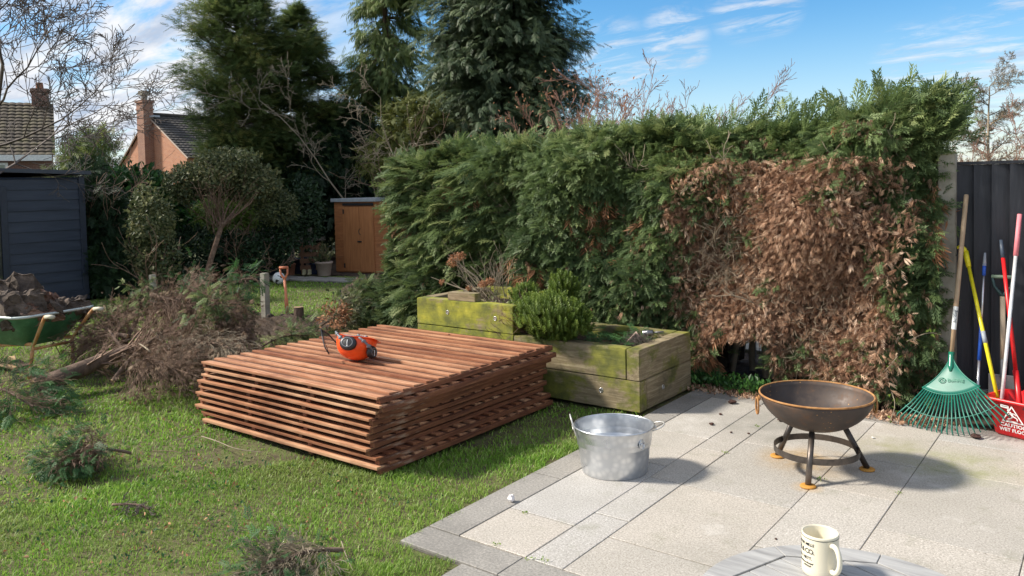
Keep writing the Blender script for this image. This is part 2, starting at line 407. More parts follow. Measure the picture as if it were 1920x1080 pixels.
def mat_timber():
    """treated sawn boards; 'rnd' varies board by board, 'lap' marks the darkened line beside each overlap"""
    m, nt, b = newmat('red-brown treated timber')
    g = tex(nt, 9, 8, .7, (.35, 5, 5), dist=.6); g2 = tex(nt, 2.2, 5, .65, (.8, 2.2, 1.0))
    c = ramp(nt, mul(nt, mul(nt, g, .6), mul(nt, attr(nt), .4), 'ADD'), [(.24, (.085, .025, .013)), (.38, (.24, .08, .035)), (.51, (.48, .215, .11)), (.68, (.78, .47, .28))])
    c = mixc(nt, rng(nt, g2, .5, .68, 0, .75), c, (.17, .06, .032))
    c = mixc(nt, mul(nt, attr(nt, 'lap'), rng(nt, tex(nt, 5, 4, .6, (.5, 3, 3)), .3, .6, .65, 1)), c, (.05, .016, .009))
    kn = tex(nt, 3.1, 1, .5, (1.2, 4.5, 3), kind='voronoi')
    c = mixc(nt, rng(nt, kn, .07, .035, 0, .85), c, (.05, .018, .01))
    nt.links.new(c, b.inputs['Base Color']); b.inputs['Roughness'].default_value = .62; b.inputs['Specular IOR Level'].default_value = .4
    bump(nt, b, g, .5, .003); return m
MT['timber'] = mat_timber()
def mat_rail():
    m, nt, b = newmat('treated timber rail')
    g = tex(nt, 8, 8, .7, (5, .4, 4), dist=.5)
    c = ramp(nt, g, [(.3, (.075, .022, .011)), (.5, (.18, .062, .027)), (.7, (.34, .145, .065))])
    c = mixc(nt, rng(nt, tex(nt, 2.4, 5, .7, (1, .9, 3)), .44, .64, 0, .9), c, (.10, .032, .016))
    c = mixc(nt, rng(nt, tex(nt, 4.4, 5, .7, (1, .7, 3), loc=(5, 5, 1)), .6, .72, 0, .4), c, (.5, .42, .33))
    nt.links.new(c, b.inputs['Base Color']); b.inputs['Roughness'].default_value = .75; bump(nt, b, g, .5, .003); return m
MT['rail'] = mat_rail()
def mat_sleeper(name, moss, sc, mk=.62):
    m, nt, b = newmat(name); g = tex(nt, 5, 8, .7, sc, dist=.8)
    c = ramp(nt, g, [(.3, (.12, .09, .05)), (.5, (.23, .18, .105)), (.68, (.36, .30, .19))])
    mo = ramp(nt, tex(nt, 7, 5, .6), [(.35, (.10*mk, .12*mk, .015)), (.55, (.26*mk, .27*mk, .02)), (.7, (.42*mk, .40*mk, .035))])
    c = mixc(nt, rng(nt, tex(nt, 2.7, 6, .68, (1, 1, 1.6), loc=(2, 6, 3)), .60-moss*.3, .70-moss*.3, 0, .9), c, mo)
    c = mixc(nt, rng(nt, tex(nt, 2.3, 6, .7, loc=(7, 7, 3)), .56, .7, 0, .75), c, (.06, .055, .03))
    kn = tex(nt, 2.3, 1, .5, (1, 1, 2), kind='voronoi'); c = mixc(nt, rng(nt, kn, .055, .02, 0, .9), c, (.05, .035, .02))
    nt.links.new(c, b.inputs['Base Color']); b.inputs['Roughness'].default_value = .88; bump(nt, b, g, .6, .006); return m
MT['slp'] = mat_sleeper('weathered sleeper', .55, (.7, 5, 9)); MT['slp_moss'] = mat_sleeper('mossy sleeper', .8, (.6, 4, 6), 1.0)
MT['slp_side'] = mat_sleeper('weathered sleeper side', .3, (5, .7, 9))
MT['offcut'] = mat_sleeper('pale offcut', .05, (.7, 5, 8))

# ------------------------------------------------------------------ ground
bm = BM(); vs = [bm.verts.new(p) for p in ((-400, -60, -.05), (300, -60, -.05), (300, 500, -.05), (-400, 500, -.05))]; bm.faces.new(vs)
tag(obj('far_ground', bm, pm('far ground', [(.05, .06, .025), (.09, .1, .04)], 2, .95, 0)), kind='structure')
def lawn_z(x, y):
    return -.022+.012*np.sin(x*1.3+.7*y)*np.cos(y*1.1-.4*x)+.006*np.sin(x*4.1)*np.sin(y*3.7)
xs = np.linspace(-15, -2.05, 150); ys = np.linspace(-1, 13, 150); X, Y = np.meshgrid(xs, ys); Z = lawn_z(X, Y)
idx = np.arange(150*150).reshape(150, 150); F = np.stack([idx[:-1, :-1], idx[:-1, 1:], idx[1:, 1:], idx[1:, :-1]], -1).reshape(-1, 4)
def mat_lawn():
    m, nt, b = newmat('turf floor'); c = ramp(nt, tex(nt, 9, 7, .7), [(.35, (.07, .05, .03)), (.5, (.11, .10, .04)), (.65, (.12, .15, .035))])
    nt.links.new(c, b.inputs['Base Color']); b.inputs['Roughness'].default_value = .95; bump(nt, b, tex(nt, 40, 5, .7), .8, .02); return m
tag(np_mesh('lawn', np.stack([X, Y, Z], -1).reshape(-1, 3), F, mat_lawn(), smooth=True), kind='structure')

# patio: strips run away from the house, each cut into slabs
def slabs(name, lst, m, z=0.0):
    bm = BM(); rl = bm.verts.layers.float.new('rnd')
    for (x0, x1, y0, y1) in lst:
        g = .0022; n0 = len(bm.verts); dz = random.uniform(-.0012, .0012)
        box(bm, ((x0+x1)/2, (y0+y1)/2, z-.02+dz), (x1-x0-1.6*g, y1-y0-4.2*g, .04)); bm.verts.ensure_lookup_table(); r = random.random()
        for v in bm.verts[n0:]: v[rl] = r
    bmesh.ops.bevel(bm, geom=[e for e in bm.edges if all(v.co.z > z-.01 for v in e.verts)], offset=.0025, segments=1, affect='EDGES')
    return tag(obj(name, bm, m), kind='structure')
XS = [-2.543, -2.144, -1.943, -1.340, -.933, -.33, .07, .67, 1.07, 1.68, 2.1]
JN = [[2.853, 3.261, 4.272, 4.881, 5.858], [2.853, 3.456, 4.06, 4.679, 5.30, 5.858], [2.853, 3.25, 4.06, 4.95, 5.858], [2.853, 3.55, 4.456, 5.05, 5.858],
      [2.853, 3.45, 4.05, 5.062, 5.666, 6.06], [2.853, 3.9, 4.5, 5.40, 6.06], [2.853, 3.45, 4.45, 5.05, 6.06], [2.853, 3.85, 4.85, 6.06], [2.853, 4.4, 6.06], [2.853, 4.4, 6.06]]
lst = []
for i, js in enumerate(JN):
    for a, c in zip(js, js[1:]): lst.append((XS[i], XS[i+1], a, c))
for i in range(1, len(XS)-1):
    for a, c in ((-1.5, -.6), (-.6, .6), (.6, 1.2), (1.2, 2.1), (2.1, 2.647)): lst.append((XS[i], XS[i+1], a+.13*(i % 2)*(a > -1.4), c+.13*(i % 2)*(c < 2.6)))
slabs('patio', lst, MT['patio'])
bl = [(-2.745, -2.546, a, c) for a, c in ((2.853, 3.75), (3.75, 4.65), (4.65, 5.24))]
bl += [(-2.745, -2.15, 2.65, 2.85), (-2.15, -1.55, 2.65, 2.85), (-1.55, -.95, 2.65, 2.85), (-.95, -.35, 2.65, 2.85), (-.35, .25, 2.65, 2.85), (.25, 2.1, 2.65, 2.85)]
bl += [(-2.345, -2.147, a, c) for a, c in ((-1.5, -.6), (-.6, .3), (.3, 1.2), (1.2, 2.1), (2.1, 2.647))]
bl += [(x, x+.6, 5.861, 6.06) for x in (-2.745, -2.143, -1.541)]
bl += [(-2.745, -2.546, 5.243, 5.858)]
slabs('patio_border', bl, MT['border'])
bm = BM(); prism(bm, [(-2.75, 2.64), (-2.35, 2.64), (-2.35, -1.5), (2.1, -1.5), (2.1, 6.065), (-2.75, 6.065)], -.045, -.012)
tag(obj('patio_bed', bm, pm('joint sand', [(.07, .065, .05), (.13, .12, .095)], 30, .95, .2)), kind='structure')
def soil(name, x0, x1, y0, y1, z, amp, n=60, m='soil'):
    xs = np.linspace(x0, x1, n); ys = np.linspace(y0, y1, n); X, Y = np.meshgrid(xs, ys)
    Z = z+amp*(RNG.random((n, n))*.5+.5*np.sin(X*7+Y*5)*np.cos(Y*9-X*3)); idx = np.arange(n*n).reshape(n, n)
    F = np.stack([idx[:-1, :-1], idx[:-1, 1:], idx[1:, 1:], idx[1:, :-1]], -1).reshape(-1, 4)
    return np_mesh(name, np.stack([X, Y, Z], -1).reshape(-1, 3), F, MT[m], smooth=True)
tag(soil('soil_strip', -3.9, 2.0, 6.04, 7.6, -.02, .03, 90), kind='structure')
tag(soil('garden_soil', -15.5, -11, 10.4, 13.5, -.01, .03, 90), kind='structure')

def mat_grasspatch(): pass
# grass blades: real blades, denser near the camera
def build_grass():
    P = []
    for (d0, d1, dens) in ((1.2, 3.6, 15000), (3.6, 5.2, 8000), (5.2, 8, 2800), (8, 16, 900)):
        R = 16; n = int(dens*16*14); n = min(n, 2600000)
        x = RNG.uniform(-15, -2.0, n); y = RNG.uniform(-.2, 11.3, n); d = np.hypot(x, y)
        k = (d >= d0) & (d < d1)
        rel = np.stack([x, y, np.full(n, -H)], -1); dep = rel@CW; u = PX+FPX*(rel@CR)/np.maximum(dep, .1); v = PY-FPX*(rel@CU)/np.maximum(dep, .1)
        k &= (dep > .3) & (u > -60) & (u < 1400) & (v < 1150)
        keep = min(1, dens*13*11.5/n); k &= RNG.random(n) < keep
        edge = .035*np.sin(y*9)+.03*np.sin(y*23+1)
        k &= ~((x > -2.75+edge) & (y > 2.63+.02*np.sin(x*20))) & ~(x > -2.35+edge*.5)
        k &= ~((x > -5.25) & (x < -3.5) & (y > 3.25) & (y < 5.0)) & ~((x > -5.03) & (x < -2.7) & (y > 5.14)) & ~((x > -6.8) & (y > 6.3))
        k &= ~((x < -11.5) & (y > 10.3)) & ~(x < -13.35)
        # worn patches
        w = np.sin(x*2.3+1.1*np.sin(y*1.7))*np.cos(y*2.9+x*.6)+.6*np.sin(x*5.1-y*4.3)
        k &= RNG.random(n) < np.clip(1.1-.95*np.clip(w-.3, 0, 1), .33, 1)
        # soil round the felled stumps
        k &= RNG.random(n) > 1.15*np.exp(-(((x+8.3)/1.6)**2+((y-5.9)/.7)**2))
        P.append(np.stack([x[k], y[k], d[k]], -1))
    P = np.concatenate(P); n = len(P); x, y, d = P.T
    far = np.clip((d-3)/6, 0, 1)
    hgt = RNG.uniform(.009, .025, n)*(1+.5*np.clip(np.sin(x*13+np.sin(y*9)*2)*np.sin(y*11-x*4), 0, 1))*(1+.35*np.sin(x*3)*np.sin(y*2.3))*(1+.5*far); nearb = np.exp(-np.abs(x+2.76)/.12)*(y > 2.7); hgt *= 1+.9*nearb
    wd = RNG.uniform(.0009, .0019, n)*(1+3.2*far); a = RNG.uniform(0, 2*pi, n); ln = RNG.uniform(.25, 1.1, n)*hgt
    b = np.stack([x, y, lawn_z(x, y)], -1); s = np.stack([np.cos(a), np.sin(a), 0*a], -1)*wd[:, None]
    la = a+pi/2+RNG.normal(0, .5, n); l = np.stack([np.cos(la), np.sin(la), 0*la], -1)*ln[:, None]; up = np.zeros((n, 3)); up[:, 2] = hgt
    m1 = b+up*.6+l*.35; t = b+up*RNG.uniform(.75, 1.05, n)[:, None]+l
    V = np.stack([b-s, b+s, m1+s*.8, m1-s*.8, t+s*.15, t-s*.15], 1).reshape(-1, 3)
    F = np.array([[0, 1, 2, 3], [3, 2, 4, 5]])[None]+(np.arange(n)*6)[:, None, None]
    pat = .5+.5*np.sin(x*1.9+np.sin(y*2.6)*1.3)*np.cos(y*1.6-x*.5)
    pat = np.clip(.55*pat+.45*(.5+.5*np.sin(x*5.3+2*np.sin(y*3.9))*np.sin(y*6.1+x)), 0, 1); r = np.clip(RNG.beta(2, 3, n)*.6+.42*pat-.06, 0, 1); r[RNG.random(n) < .07] = RNG.uniform(.85, 1)
    tag(np_mesh('grass', V, F.reshape(-1, 4), MT['grass'], attrs={'rnd': np.repeat(r, 6)}), 'short green winter turf with yellowed blades across the lawn', 'grass', kind='stuff')
build_grass()

# ------------------------------------------------------------------ hedge along the far edge of the patio
HX0, HX1, HYF, HYB = -6.56, -1.03, 6.22, 7.2
def hedge_top(x):
    return 1.98+.12*np.clip((x+6.6)/2.6, 0, 1)-.06*np.clip((x+3)/1.5, 0, 1)+.05*np.sin(x*3.1)+.04*np.sin(x*7.7+1)
def front_bulge(x, z):
    return .09*np.sin(x*2.3+z*1.2)+.07*np.sin(x*5.3-z*3.1)+.05*np.sin(z*6+x*1.7)-.10*np.clip(z/2, 0, 1)
def build_hedge():
    root = thing('conifer_hedge', 'long overgrown conifer hedge with a large brown dead patch beside the patio', 'hedge', (-3.8, 6.9, 0))
    off = np.array([-3.8, 6.9, 0])
    def deadmask(x, z):
        # the bare, browned stretch of the front
        cx, cz = -2.0, 1.0
        e = ((x-cx)/.93)**2+((z-cz)/.88)**2
        return e+.35*np.sin(x*6+z*3)+.25*np.sin(x*13-z*9)+.2*np.sin(z*17)
    parts_g, parts_d, parts_r = [], [], []
    n = 58000
    x = RNG.uniform(HX0, HX1, n); z = RNG.uniform(.02, 1, n)**.85*hedge_top(x); dep = RNG.gamma(1.6, .075, n)
    dep += .12*np.clip(np.sin(x*8+np.sin(z*7)*2)*np.sin(z*9-x*2), 0, 1)
    endr = .55*np.clip(1-(x-HX0)/.7, 0, 1)**2
    y = HYF+front_bulge(x, z)+dep+endr+.18*np.clip((z-hedge_top(x)+.45)/.45, 0, 1)**2
    x = x-.22*np.clip(1-(x-HX0)/.8, 0, 1)*np.cos((z-.2)*2.9)**2
    y = y+.16*np.clip((x+1.55)/.4, 0, 1)**2
    hole = (x > -2.72) & (x < -2.22) & (z < .44+.05*np.sin(x*20)) & (z > .02)
    bed = (x > -5.0) & (x < -2.75) & (y < 6.12) & (z < .75)
    k = ~hole & ~bed
    x, y, z, dep = x[k], y[k], z[k], dep[k]; n = len(x)
    F = np.stack([RNG.normal(0, .75, n), -RNG.uniform(.35, 1.2, n), RNG.normal(-.15, .55, n)], -1)
    N = np.stack([RNG.normal(0, .5, n), RNG.normal(-.3, .5, n), RNG.uniform(.2, 1, n)], -1)
    e = deadmask(x, z); P = np.stack([x, y, z], -1)
    d = RNG.random(n) < np.clip(1.25-e*.62, .0, 1)**1.5*(x < -1.16-.35*RNG.random(n)**2-.1*np.sin(z*8)); edge = (~d) & (e < 2.6) & (RNG.random(n) < .16)
    rust = (~d) & (np.sin(x*3.3+1)*np.sin(z*4+x) > .35) & (RNG.random(n) < .33)
    low = (~d) & (z < 1.35) & (RNG.random(n) < .26*np.clip(1.4-z, .2, 1))
    dd = d | edge | low; g = ~dd & ~rust
    cl = .5+.5*np.sin(x*4.7+z*3.3)*np.sin(z*5.9-x*2.2)
    r = np.clip(.12+.45*cl*RNG.random(n)+.3*RNG.random(n)+.18*(z > 1.7), 0, 1)
    parts_g.append(scatter(T_CY, P[g], F[g], N[g], RNG.uniform(.06, .18, g.sum()), r[g]))
    Fd = np.stack([RNG.normal(0, .45, n), -RNG.uniform(.15, .75, n), -RNG.uniform(.5, 1.3, n)], -1)
    parts_d.append(scatter(T_TF, P[dd]-np.array([0, .02, 0]), Fd[dd], N[dd], (.025+.065*RNG.random(dd.sum())**1.3), np.clip(.15+.7*RNG.random(dd.sum())**1.3, 0, 1)))
    # denser curtain of dead fronds
    m = 38000; xx = RNG.uniform(-3.05, -1.1, m); zz = RNG.uniform(.15, 1.85, m); ee = deadmask(xx, zz); xx = np.where(xx > -1.42-.1*np.sin(zz*8), xx-RNG.uniform(0, .5, m)**1.0, xx); hol = np.sin(xx*11+2*np.sin(zz*5))*np.sin(zz*12+1.5*np.sin(xx*6)); k = (RNG.random(m) < np.clip(1.35-ee*.75, 0, 1)) & (RNG.random(m) < np.clip(.95-.9*np.clip(hol-.15, 0, 1), .12, 1)) & ~((xx > -2.72) & (xx < -2.22) & (zz < .42)); xx, zz = xx[k], zz[k]; m = len(xx)
    PP = np.stack([xx, HYF+front_bulge(xx, zz)+RNG.gamma(1.2, .035, m)-.02, zz], -1)
    FF = np.stack([RNG.normal(0, .75, m), -RNG.uniform(.0, .9, m), -RNG.normal(.75, .55, m)], -1)
    h_ = m//2; parts_d.append(scatter(T_DR, PP[:h_]+0, FF[:h_], RNG.normal(0, 1, (h_, 3)), .025+.055*RNG.random(h_)**1.5, RNG.random(h_)**1.4))
    PP, FF, xx, zz, m = PP[h_:], FF[h_:], xx[h_:], zz[h_:], m-h_; parts_d.append(scatter(T_TF, PP, FF, RNG.normal(0, 1, (m, 3)), (.02+.07*RNG.random(m)**1.6), np.clip(.02+.8*RNG.random(m)+.2*np.sin(xx*9)*np.sin(zz*7), 0, 1)))
    parts_r.append(scatter(T_DR, P[rust], Fd[rust], N[rust], RNG.uniform(.09, .17, rust.sum())))
    # top
    m = 13000; xx = RNG.uniform(HX0, HX1, m); yy = RNG.uniform(HYF+.1, HYB, m); xx = np.minimum(xx, -1.12-.5*(yy-6.5)+RNG.uniform(-.1, .05, m)); zz = hedge_top(xx)-RNG.gamma(1.5, .06, m)+.03
    FF = np.stack([RNG.normal(.25, .7, m), RNG.normal(-.35, .6, m), RNG.uniform(0, .9, m)], -1)
    parts_g.append(scatter(T_CY, np.stack([xx, yy, zz], -1), FF, RNG.normal(0, 1, (m, 3))*.4+np.array([0, 0, 1]), RNG.uniform(.08, .21, m), np.clip(.2+.7*RNG.random(m), 0, 1)))
    # shaggy upstanding leaders on the right half
    q = []
    for (cx, h, wd, k) in ((-2.75, .16, .5, 60), (-2.2, .2, .45, 50), (-1.85, .18, .35, 40), (-1.42, .22, .3, 60), (-1.12, .3, .25, 90), (-1.04, .22, .12, 60), (-1.3, .15, .5, 60), (-4.6, .12, .6, 40)):
        xx = RNG.normal(cx, wd*.35, k); yy = RNG.uniform(HYF+.15, HYF+.5, k); zz = hedge_top(xx)+RNG.uniform(-.1, h, k)
        FF = np.stack([RNG.normal(.3, .6, k), RNG.normal(0, .5, k), RNG.uniform(.3, 1.2, k)], -1)
        q.append(scatter(T_CY, np.stack([xx, yy, zz], -1), FF, RNG.normal(0, 1, (k, 3)), RNG.uniform(.12, .24, k), np.clip(.3+.6*RNG.random(k), 0, 1)))
    parts_g += q
    # left end and right end faces
    for xe, sg, m in ((HX0, -1, 7500), (HX1-.27, 1, 2600)):
        yy = RNG.uniform(HYF+.15, HYB, m); zz = RNG.uniform(.05, 1, m)*hedge_top(np.full(m, xe))
        if sg > 0: zz = RNG.uniform(1.80, 2.3, m)
        xx = xe+sg*(.10*np.sin(yy*4+zz*3)-RNG.gamma(1.5, .06, m)+.12) + (.12*np.clip(zz/2, 0, 1) if sg < 0 else 0)
        if sg > 0: xx = xx+np.clip((zz-1.85)/.3, 0, 1)*RNG.uniform(0, .12, m)-.5*np.clip(yy-6.45, 0, 1)
        FF = np.stack([sg*RNG.uniform(.3, 1.2, m), RNG.normal(-.3, .6, m), RNG.normal(0, .5, m)], -1)
        parts_g.append(scatter(T_CY, np.stack([xx, yy, zz], -1), FF, RNG.normal(0, .5, (m, 3))+np.array([0, 0, .8]), RNG.uniform(.08, .19, m), np.clip(.15+.7*RNG.random(m), 0, 1)))
    # long loose sprays reaching out of the left half
    m = 420; xx = RNG.uniform(HX0, -4.9, m); zz = RNG.uniform(.3, 1.95, m); PP = np.stack([xx, HYF+front_bulge(xx, zz)+.45*np.clip(1-(xx-HX0)/.7, 0, 1)**2, zz], -1)
    FF = np.stack([RNG.normal(-.5, .5, m), -RNG.uniform(.5, 1.1, m), RNG.normal(-.1, .35, m)], -1)
    parts_g.append(scatter(T_CY, PP, FF, RNG.normal(0, .4, (m, 3))+np.array([0, 0, 1]), RNG.uniform(.14, .30, m), np.clip(.3+.6*RNG.random(m), 0, 1)))
    for nm, ps, mt in (('green_foliage', parts_g, 'hedge'), ('dead_foliage', parts_d, 'dead'), ('rusty_foliage', parts_r, 'rust')):
        V, FF, R = merge(ps); np_mesh(nm, V-off, FF, MT[mt], root, {'rnd': R})
    # inner tangle of stems, deep enough to close the view
    segs = []
    for i in range(34):
        xx = HX0+.3+(HX1-HX0-.5)*i/33+random.uniform(-.06, .06); limb((min(xx, -1.5), 6.75+random.uniform(-.15, .15), 0), (0, 0, 1), 1.75, .035, 2, segs, .8, .05, 9, .1, .003, .45, None, 10, .1)
    # bare twigs showing through the dead front
    for i in range(700):
        xx = random.uniform(-2.9, -1.25); zz = random.uniform(.25, 1.75); limb((xx, 6.36+.1*random.random(), zz), (random.gauss(0, .9), -1, random.gauss(-.1, .7)), .26, .0038, 1, segs, .8, -.05, 4, .28, .0014, .5, None, 4, .2)
    for i in range(300):
        xx = random.uniform(-6.3, -3); zz = random.uniform(.3, 1.75); limb((xx, 6.45, zz), (random.gauss(0, .8), -1, random.gauss(.1, .6)), .32, .004, 1, segs, .6, 0, 3, .22, .0013, .5, None, 4, .2)
    segs = [np.asarray(s) for s in segs]
    V, FF, R = tubes_np([s for s in segs if not (-2.72 < s[0] < -2.25 and s[2] < .45 and s[1] < 6.6) and s[0] < -1.15 and s[3] < -1.15], 3); np_mesh('branches', V-off, FF, MT['paletwig'], root)
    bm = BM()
    box(bm, (-4.60-off[0], 6.95-off[1], .90), (3.6, .6, 1.7)); box(bm, (-2.05-off[0], 6.95-off[1], 1.15), (1.36, .5, 1.36)); box(bm, (-1.79-off[0], 6.95-off[1], .24), (.84, .5, .44)); box(bm, (-1.20-off[0], 6.85-off[1], .9), (.34, .2, 1.7))  # solid dark blocks added inside the hedge to stop light and fill shaded gaps
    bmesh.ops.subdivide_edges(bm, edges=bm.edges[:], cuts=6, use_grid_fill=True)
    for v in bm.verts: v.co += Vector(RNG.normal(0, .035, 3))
    obj('dark_core', bm, MT['core'], root)
build_hedge()

# ------------------------------------------------------------------ stack of fence panels
def build_panels():
    W = 1.83; X0, Y0 = -5.30, 3.19; T = .0465
    def boards_mesh():
        V, F, R, Lp = [], [], [], []
        pitch = .1075; y = 0.0; i = 0
        while y < W-.02:
            w = min(.125, W-y); r = random.random(); jx0 = random.uniform(-.006, .006); jx1 = random.uniform(-.007, .007)
            th, tn = random.uniform(.015, .019), .004; z0 = .027+.004; NS = 24; b0 = len(V)
            if i == 0: z0 = .0275
            bow = random.uniform(-.003, .003) if i else random.uniform(-.002, .006)
            for k in range(NS+1):
                x = jx0+(W+jx1-jx0)*k/NS; wob = bow*sin(pi*k/NS)+random.uniform(-.0007, .0007)
                sec = [(y, z0+wob), (y, z0+th+wob), (y+w*.5, z0*.5+.0135+(th+tn)*.5+.001+wob*.7), (y+w*.72, .027+tn+.003+wob*.4), (y+w, .027+tn+wob*.3), (y+w, .027)]
                for (yy, zz) in sec: V.append((x, yy, zz)); R.append(r); 
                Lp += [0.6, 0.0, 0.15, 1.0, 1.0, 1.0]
            for k in range(NS):
                for q in range(6):
                    a = b0+k*6+q; c = b0+k*6+(q+1) % 6; F.append((a, c, c+6, a+6))
            for e in (0, NS):
                a = b0+e*6; F.append((a, a+1, a+2, a+2)); F.append((a, a+2, a+3, a+5)); F.append((a+3, a+4, a+5, a+5))
            y += pitch; i += 1
        return V, F, R, Lp
    offs = [0, .03, -.02, -.06, -.065, -.095, -.07, -.09, -.03, .0][::-1]; yof = [0, .0, .01, -.005, .01, 0, .01, -.01, .005, -.012][::-1]
    names = ['lowest fence panel of the timber stack, its rails down in the grass', 'second fence panel from the grass in the timber stack', 'third fence panel from the grass in the timber stack', 'fourth fence panel from the grass in the timber stack',
             'fifth fence panel from the grass in the timber stack', 'sixth fence panel from the grass, halfway up the timber stack', 'fourth fence panel from the top of the timber stack', 'third fence panel from the top of the timber stack',
             'second fence panel from the top, right under the uppermost one', 'topmost red-brown feather-edge fence panel, with the orange helmet lying on it']
    for i in range(10):
        r = thing('fence_panel', names[i], 'fence panel', (X0+offs[i]+(i == 9)*0, Y0+yof[i], .004+i*T), (0, 0, random.uniform(-.004, .004)), 'feather-edge fence panels stacked flat on the lawn')
        V, F, R, Lp = boards_mesh()
        me = bpy.data.meshes.new('boards'); me.from_pydata(V, [], [tuple(dict.fromkeys(f)) for f in F])
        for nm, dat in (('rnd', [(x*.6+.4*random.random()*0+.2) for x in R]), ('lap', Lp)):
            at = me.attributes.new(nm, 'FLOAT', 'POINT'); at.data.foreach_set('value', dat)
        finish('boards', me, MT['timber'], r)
        for k, x in enumerate((.006, .60, 1.19, W-.006)):
            bm = BM(); z = random.uniform(-.001, .001)
            box(bm, (x+random.uniform(-.008, .008)*(k in (1, 2)), W/2+.004, .0165 if i > 5 else .0150), (.038, W-.030, .0315 if i > 5 else .0285) if k in (0, 3) else (.038, W-.036, .0265)); bmesh.ops.subdivide_edges(bm, edges=[e for e in bm.edges if e.calc_length() > 1], cuts=8)
            for v in bm.verts: v.co += Vector((random.uniform(-.0012, .0012), 0, 0))
            obj('rail', bm, MT['rail'], r, bevel=.0015)
build_panels()
PT = .004+9*.0465+.044     # top of the stack

# ------------------------------------------------------------------ forestry helmet lying upside down on the stack
def build_helmet():
    c = G(645, 680, PT); r = thing('safety_helmet', 'bright orange forestry helmet with black ear defenders lying on the panel stack', 'helmet', (c[0]+.02, c[1]+.05, PT), (0, 0, radians(20)))
    orange = flat('orange plastic', (.95, .10, .015), .32); blk = MT['black']; grey = flat('grey plastic', (.16, .17, .19), .5)
    bm = BM(); prof = []
    for i in range(15):
        a = -pi/2+i*(pi/2+.12)/14; prof.append((.112*cos(a)**.8 if cos(a) > 0 else 0, .128+.128*sin(a)))
    prof[0] = (0, 0); inner = [(max(0, p[0]-.004), p[1]+.004) for p in prof[::-1]]; inner[-1] = (0, .004)
    lathe(bm, prof+[(.122, .142), (.124, .138)][:1]+inner, 40, 1.24, 1.06)
    for v in bm.verts:      # ribs over the crown and a dipping brow edge
        a = math.atan2(v.co.y, v.co.x)
        if v.co.z > .05: v.co.z += .010*cos(2*a)+.006*cos(a)
        if abs(v.co.y) < .022 and v.co.z < .1: v.co.z -= .0; v.co.x *= 1.02
    # peak
    for s in (1,):
        pts = [(x, y) for x, y in [(.118*cos(t), .1*sin(t)) for t in np.linspace(-.95, .95, 14)]]
        lo = [bm.verts.new((x*1.1, y, .137+.006*cos(0))) for x, y in pts]; hi = [bm.verts.new((x*1.1+.045*cos(t), y*1.02, .150)) for (x, y), t in zip(pts, np.linspace(-.95, .95, 14))]
        for i in range(13): bm.faces.new((lo[i], lo[i+1], hi[i+1], hi[i]))
    M = Matrix.Rotation(radians(-24), 4, 'X') @ Matrix.Rotation(radians(8), 4, 'Y'); 
    for v in bm.verts: v.co = M @ v.co
    lowest = min(v.co.z for v in bm.verts)
    for v in bm.verts: v.co.z -= lowest
    sh = obj('shell', bm, orange, r, True); Mt = Matrix.Translation((0, 0, -lowest)) @ M
    def place(bm): 
        for v in bm.verts: v.co = Mt @ v.co
    # ear defenders, both swung round to the near side
    for ang, zz_, sc in ((radians(-84), .082, 1.18), (radians(-6), .070, 1.0)):
        Rm = Matrix.Rotation(ang, 4, 'Z') @ Matrix.Translation((.098 if sc > 1.1 else .122, 0, zz_)) @ Matrix.Rotation(radians(82), 4, 'Y') @ Matrix.Scale(sc, 4)
        bm = BM(); lathe(bm, [(0, 0), (.026, 0), (.037, .006), (.041, .018), (.041, .028), (.036, .036), (.028, .040), (0, .040)], 28, 1.0, 1.22)
        for v in bm.verts: v.co = Rm @ v.co
        place(bm); e = obj('ear_defender', bm, blk, r, True)
        bm = BM(); rr = arc((0, 0, .040), .026, 0, 2*pi, 24, (1, 0, 0), (0, 1.2, 0)); tube(bm, rr[:-1], .0022, 6, closed=True)
        for v in bm.verts: v.co = Rm @ v.co
        place(bm); obj('trim', bm, grey, e, True)
        bm = BM(); tube(bm, [(.016, .006, .0412), (.004, .001, .0412), (-.014, -.003, .0412)], .0022, 6); tube(bm, arc((.018, .006, .0412), .0035, 0, 2*pi, 10, (1, 0, 0), (0, 1, 0))[:-1], .0014, 5, closed=True)
        for v in bm.verts: v.co = Rm @ v.co
        place(bm); obj('emblem', bm, MT['white'], e, True)
        bm = BM(); R_ = .146; pth = [Vector((R_*1.12*cos(ang-t), R_*.92*sin(ang-t), zz_+q)) for t, q in ((.15, .01), (.45, .03), (.75, .052), (1.0, .068))]
        tube(bm, pth, [.007, .008, .008, .006], 6); box(bm, pth[1], (.026, .014, .024), ang-.45+pi/2); box(bm, pth[2], (.026, .012, .02), ang-.75+pi/2); place(bm); obj('ear_arm', bm, grey, r, True)
    # harness bands standing up from the open shell
    bm = BM(); hb = arc((.0, .03, .11), .085, .05*pi, .95*pi, 16, (1.1, 0, 0), (0, .2, .75))
    for a, b2 in zip(hb, hb[1:]): tube(bm, [a, b2], .005, 5)
    for (x, z) in ((-.03, .175), (.03, .175), (.055, .158)): box(bm, (x, .052, z), (.018, .012, .014))
    tube(bm, arc((0, 0, .138), .098, 0, 2*pi, 26, (1.15, 0, 0), (0, 1, 0))[:-1], .006, 5, closed=True); place(bm); obj('harness', bm, grey, r, True)
    # mesh visor frame folded out to the left
    bm = BM(); vp = [Mt.inverted() @ Vector(p) for p in ((-.125, -.07, .06), (-.16, -.06, .10), (-.20, -.02, .15), (-.235, .02, .205), (-.20, .06, .165), (-.15, .08, .10), (-.12, .06, .05))]
    tube(bm, vp, .0045, 6); tube(bm, [vp[0], vp[3]], .002, 5)
    place(bm); obj('visor_frame', bm, blk, r, True)
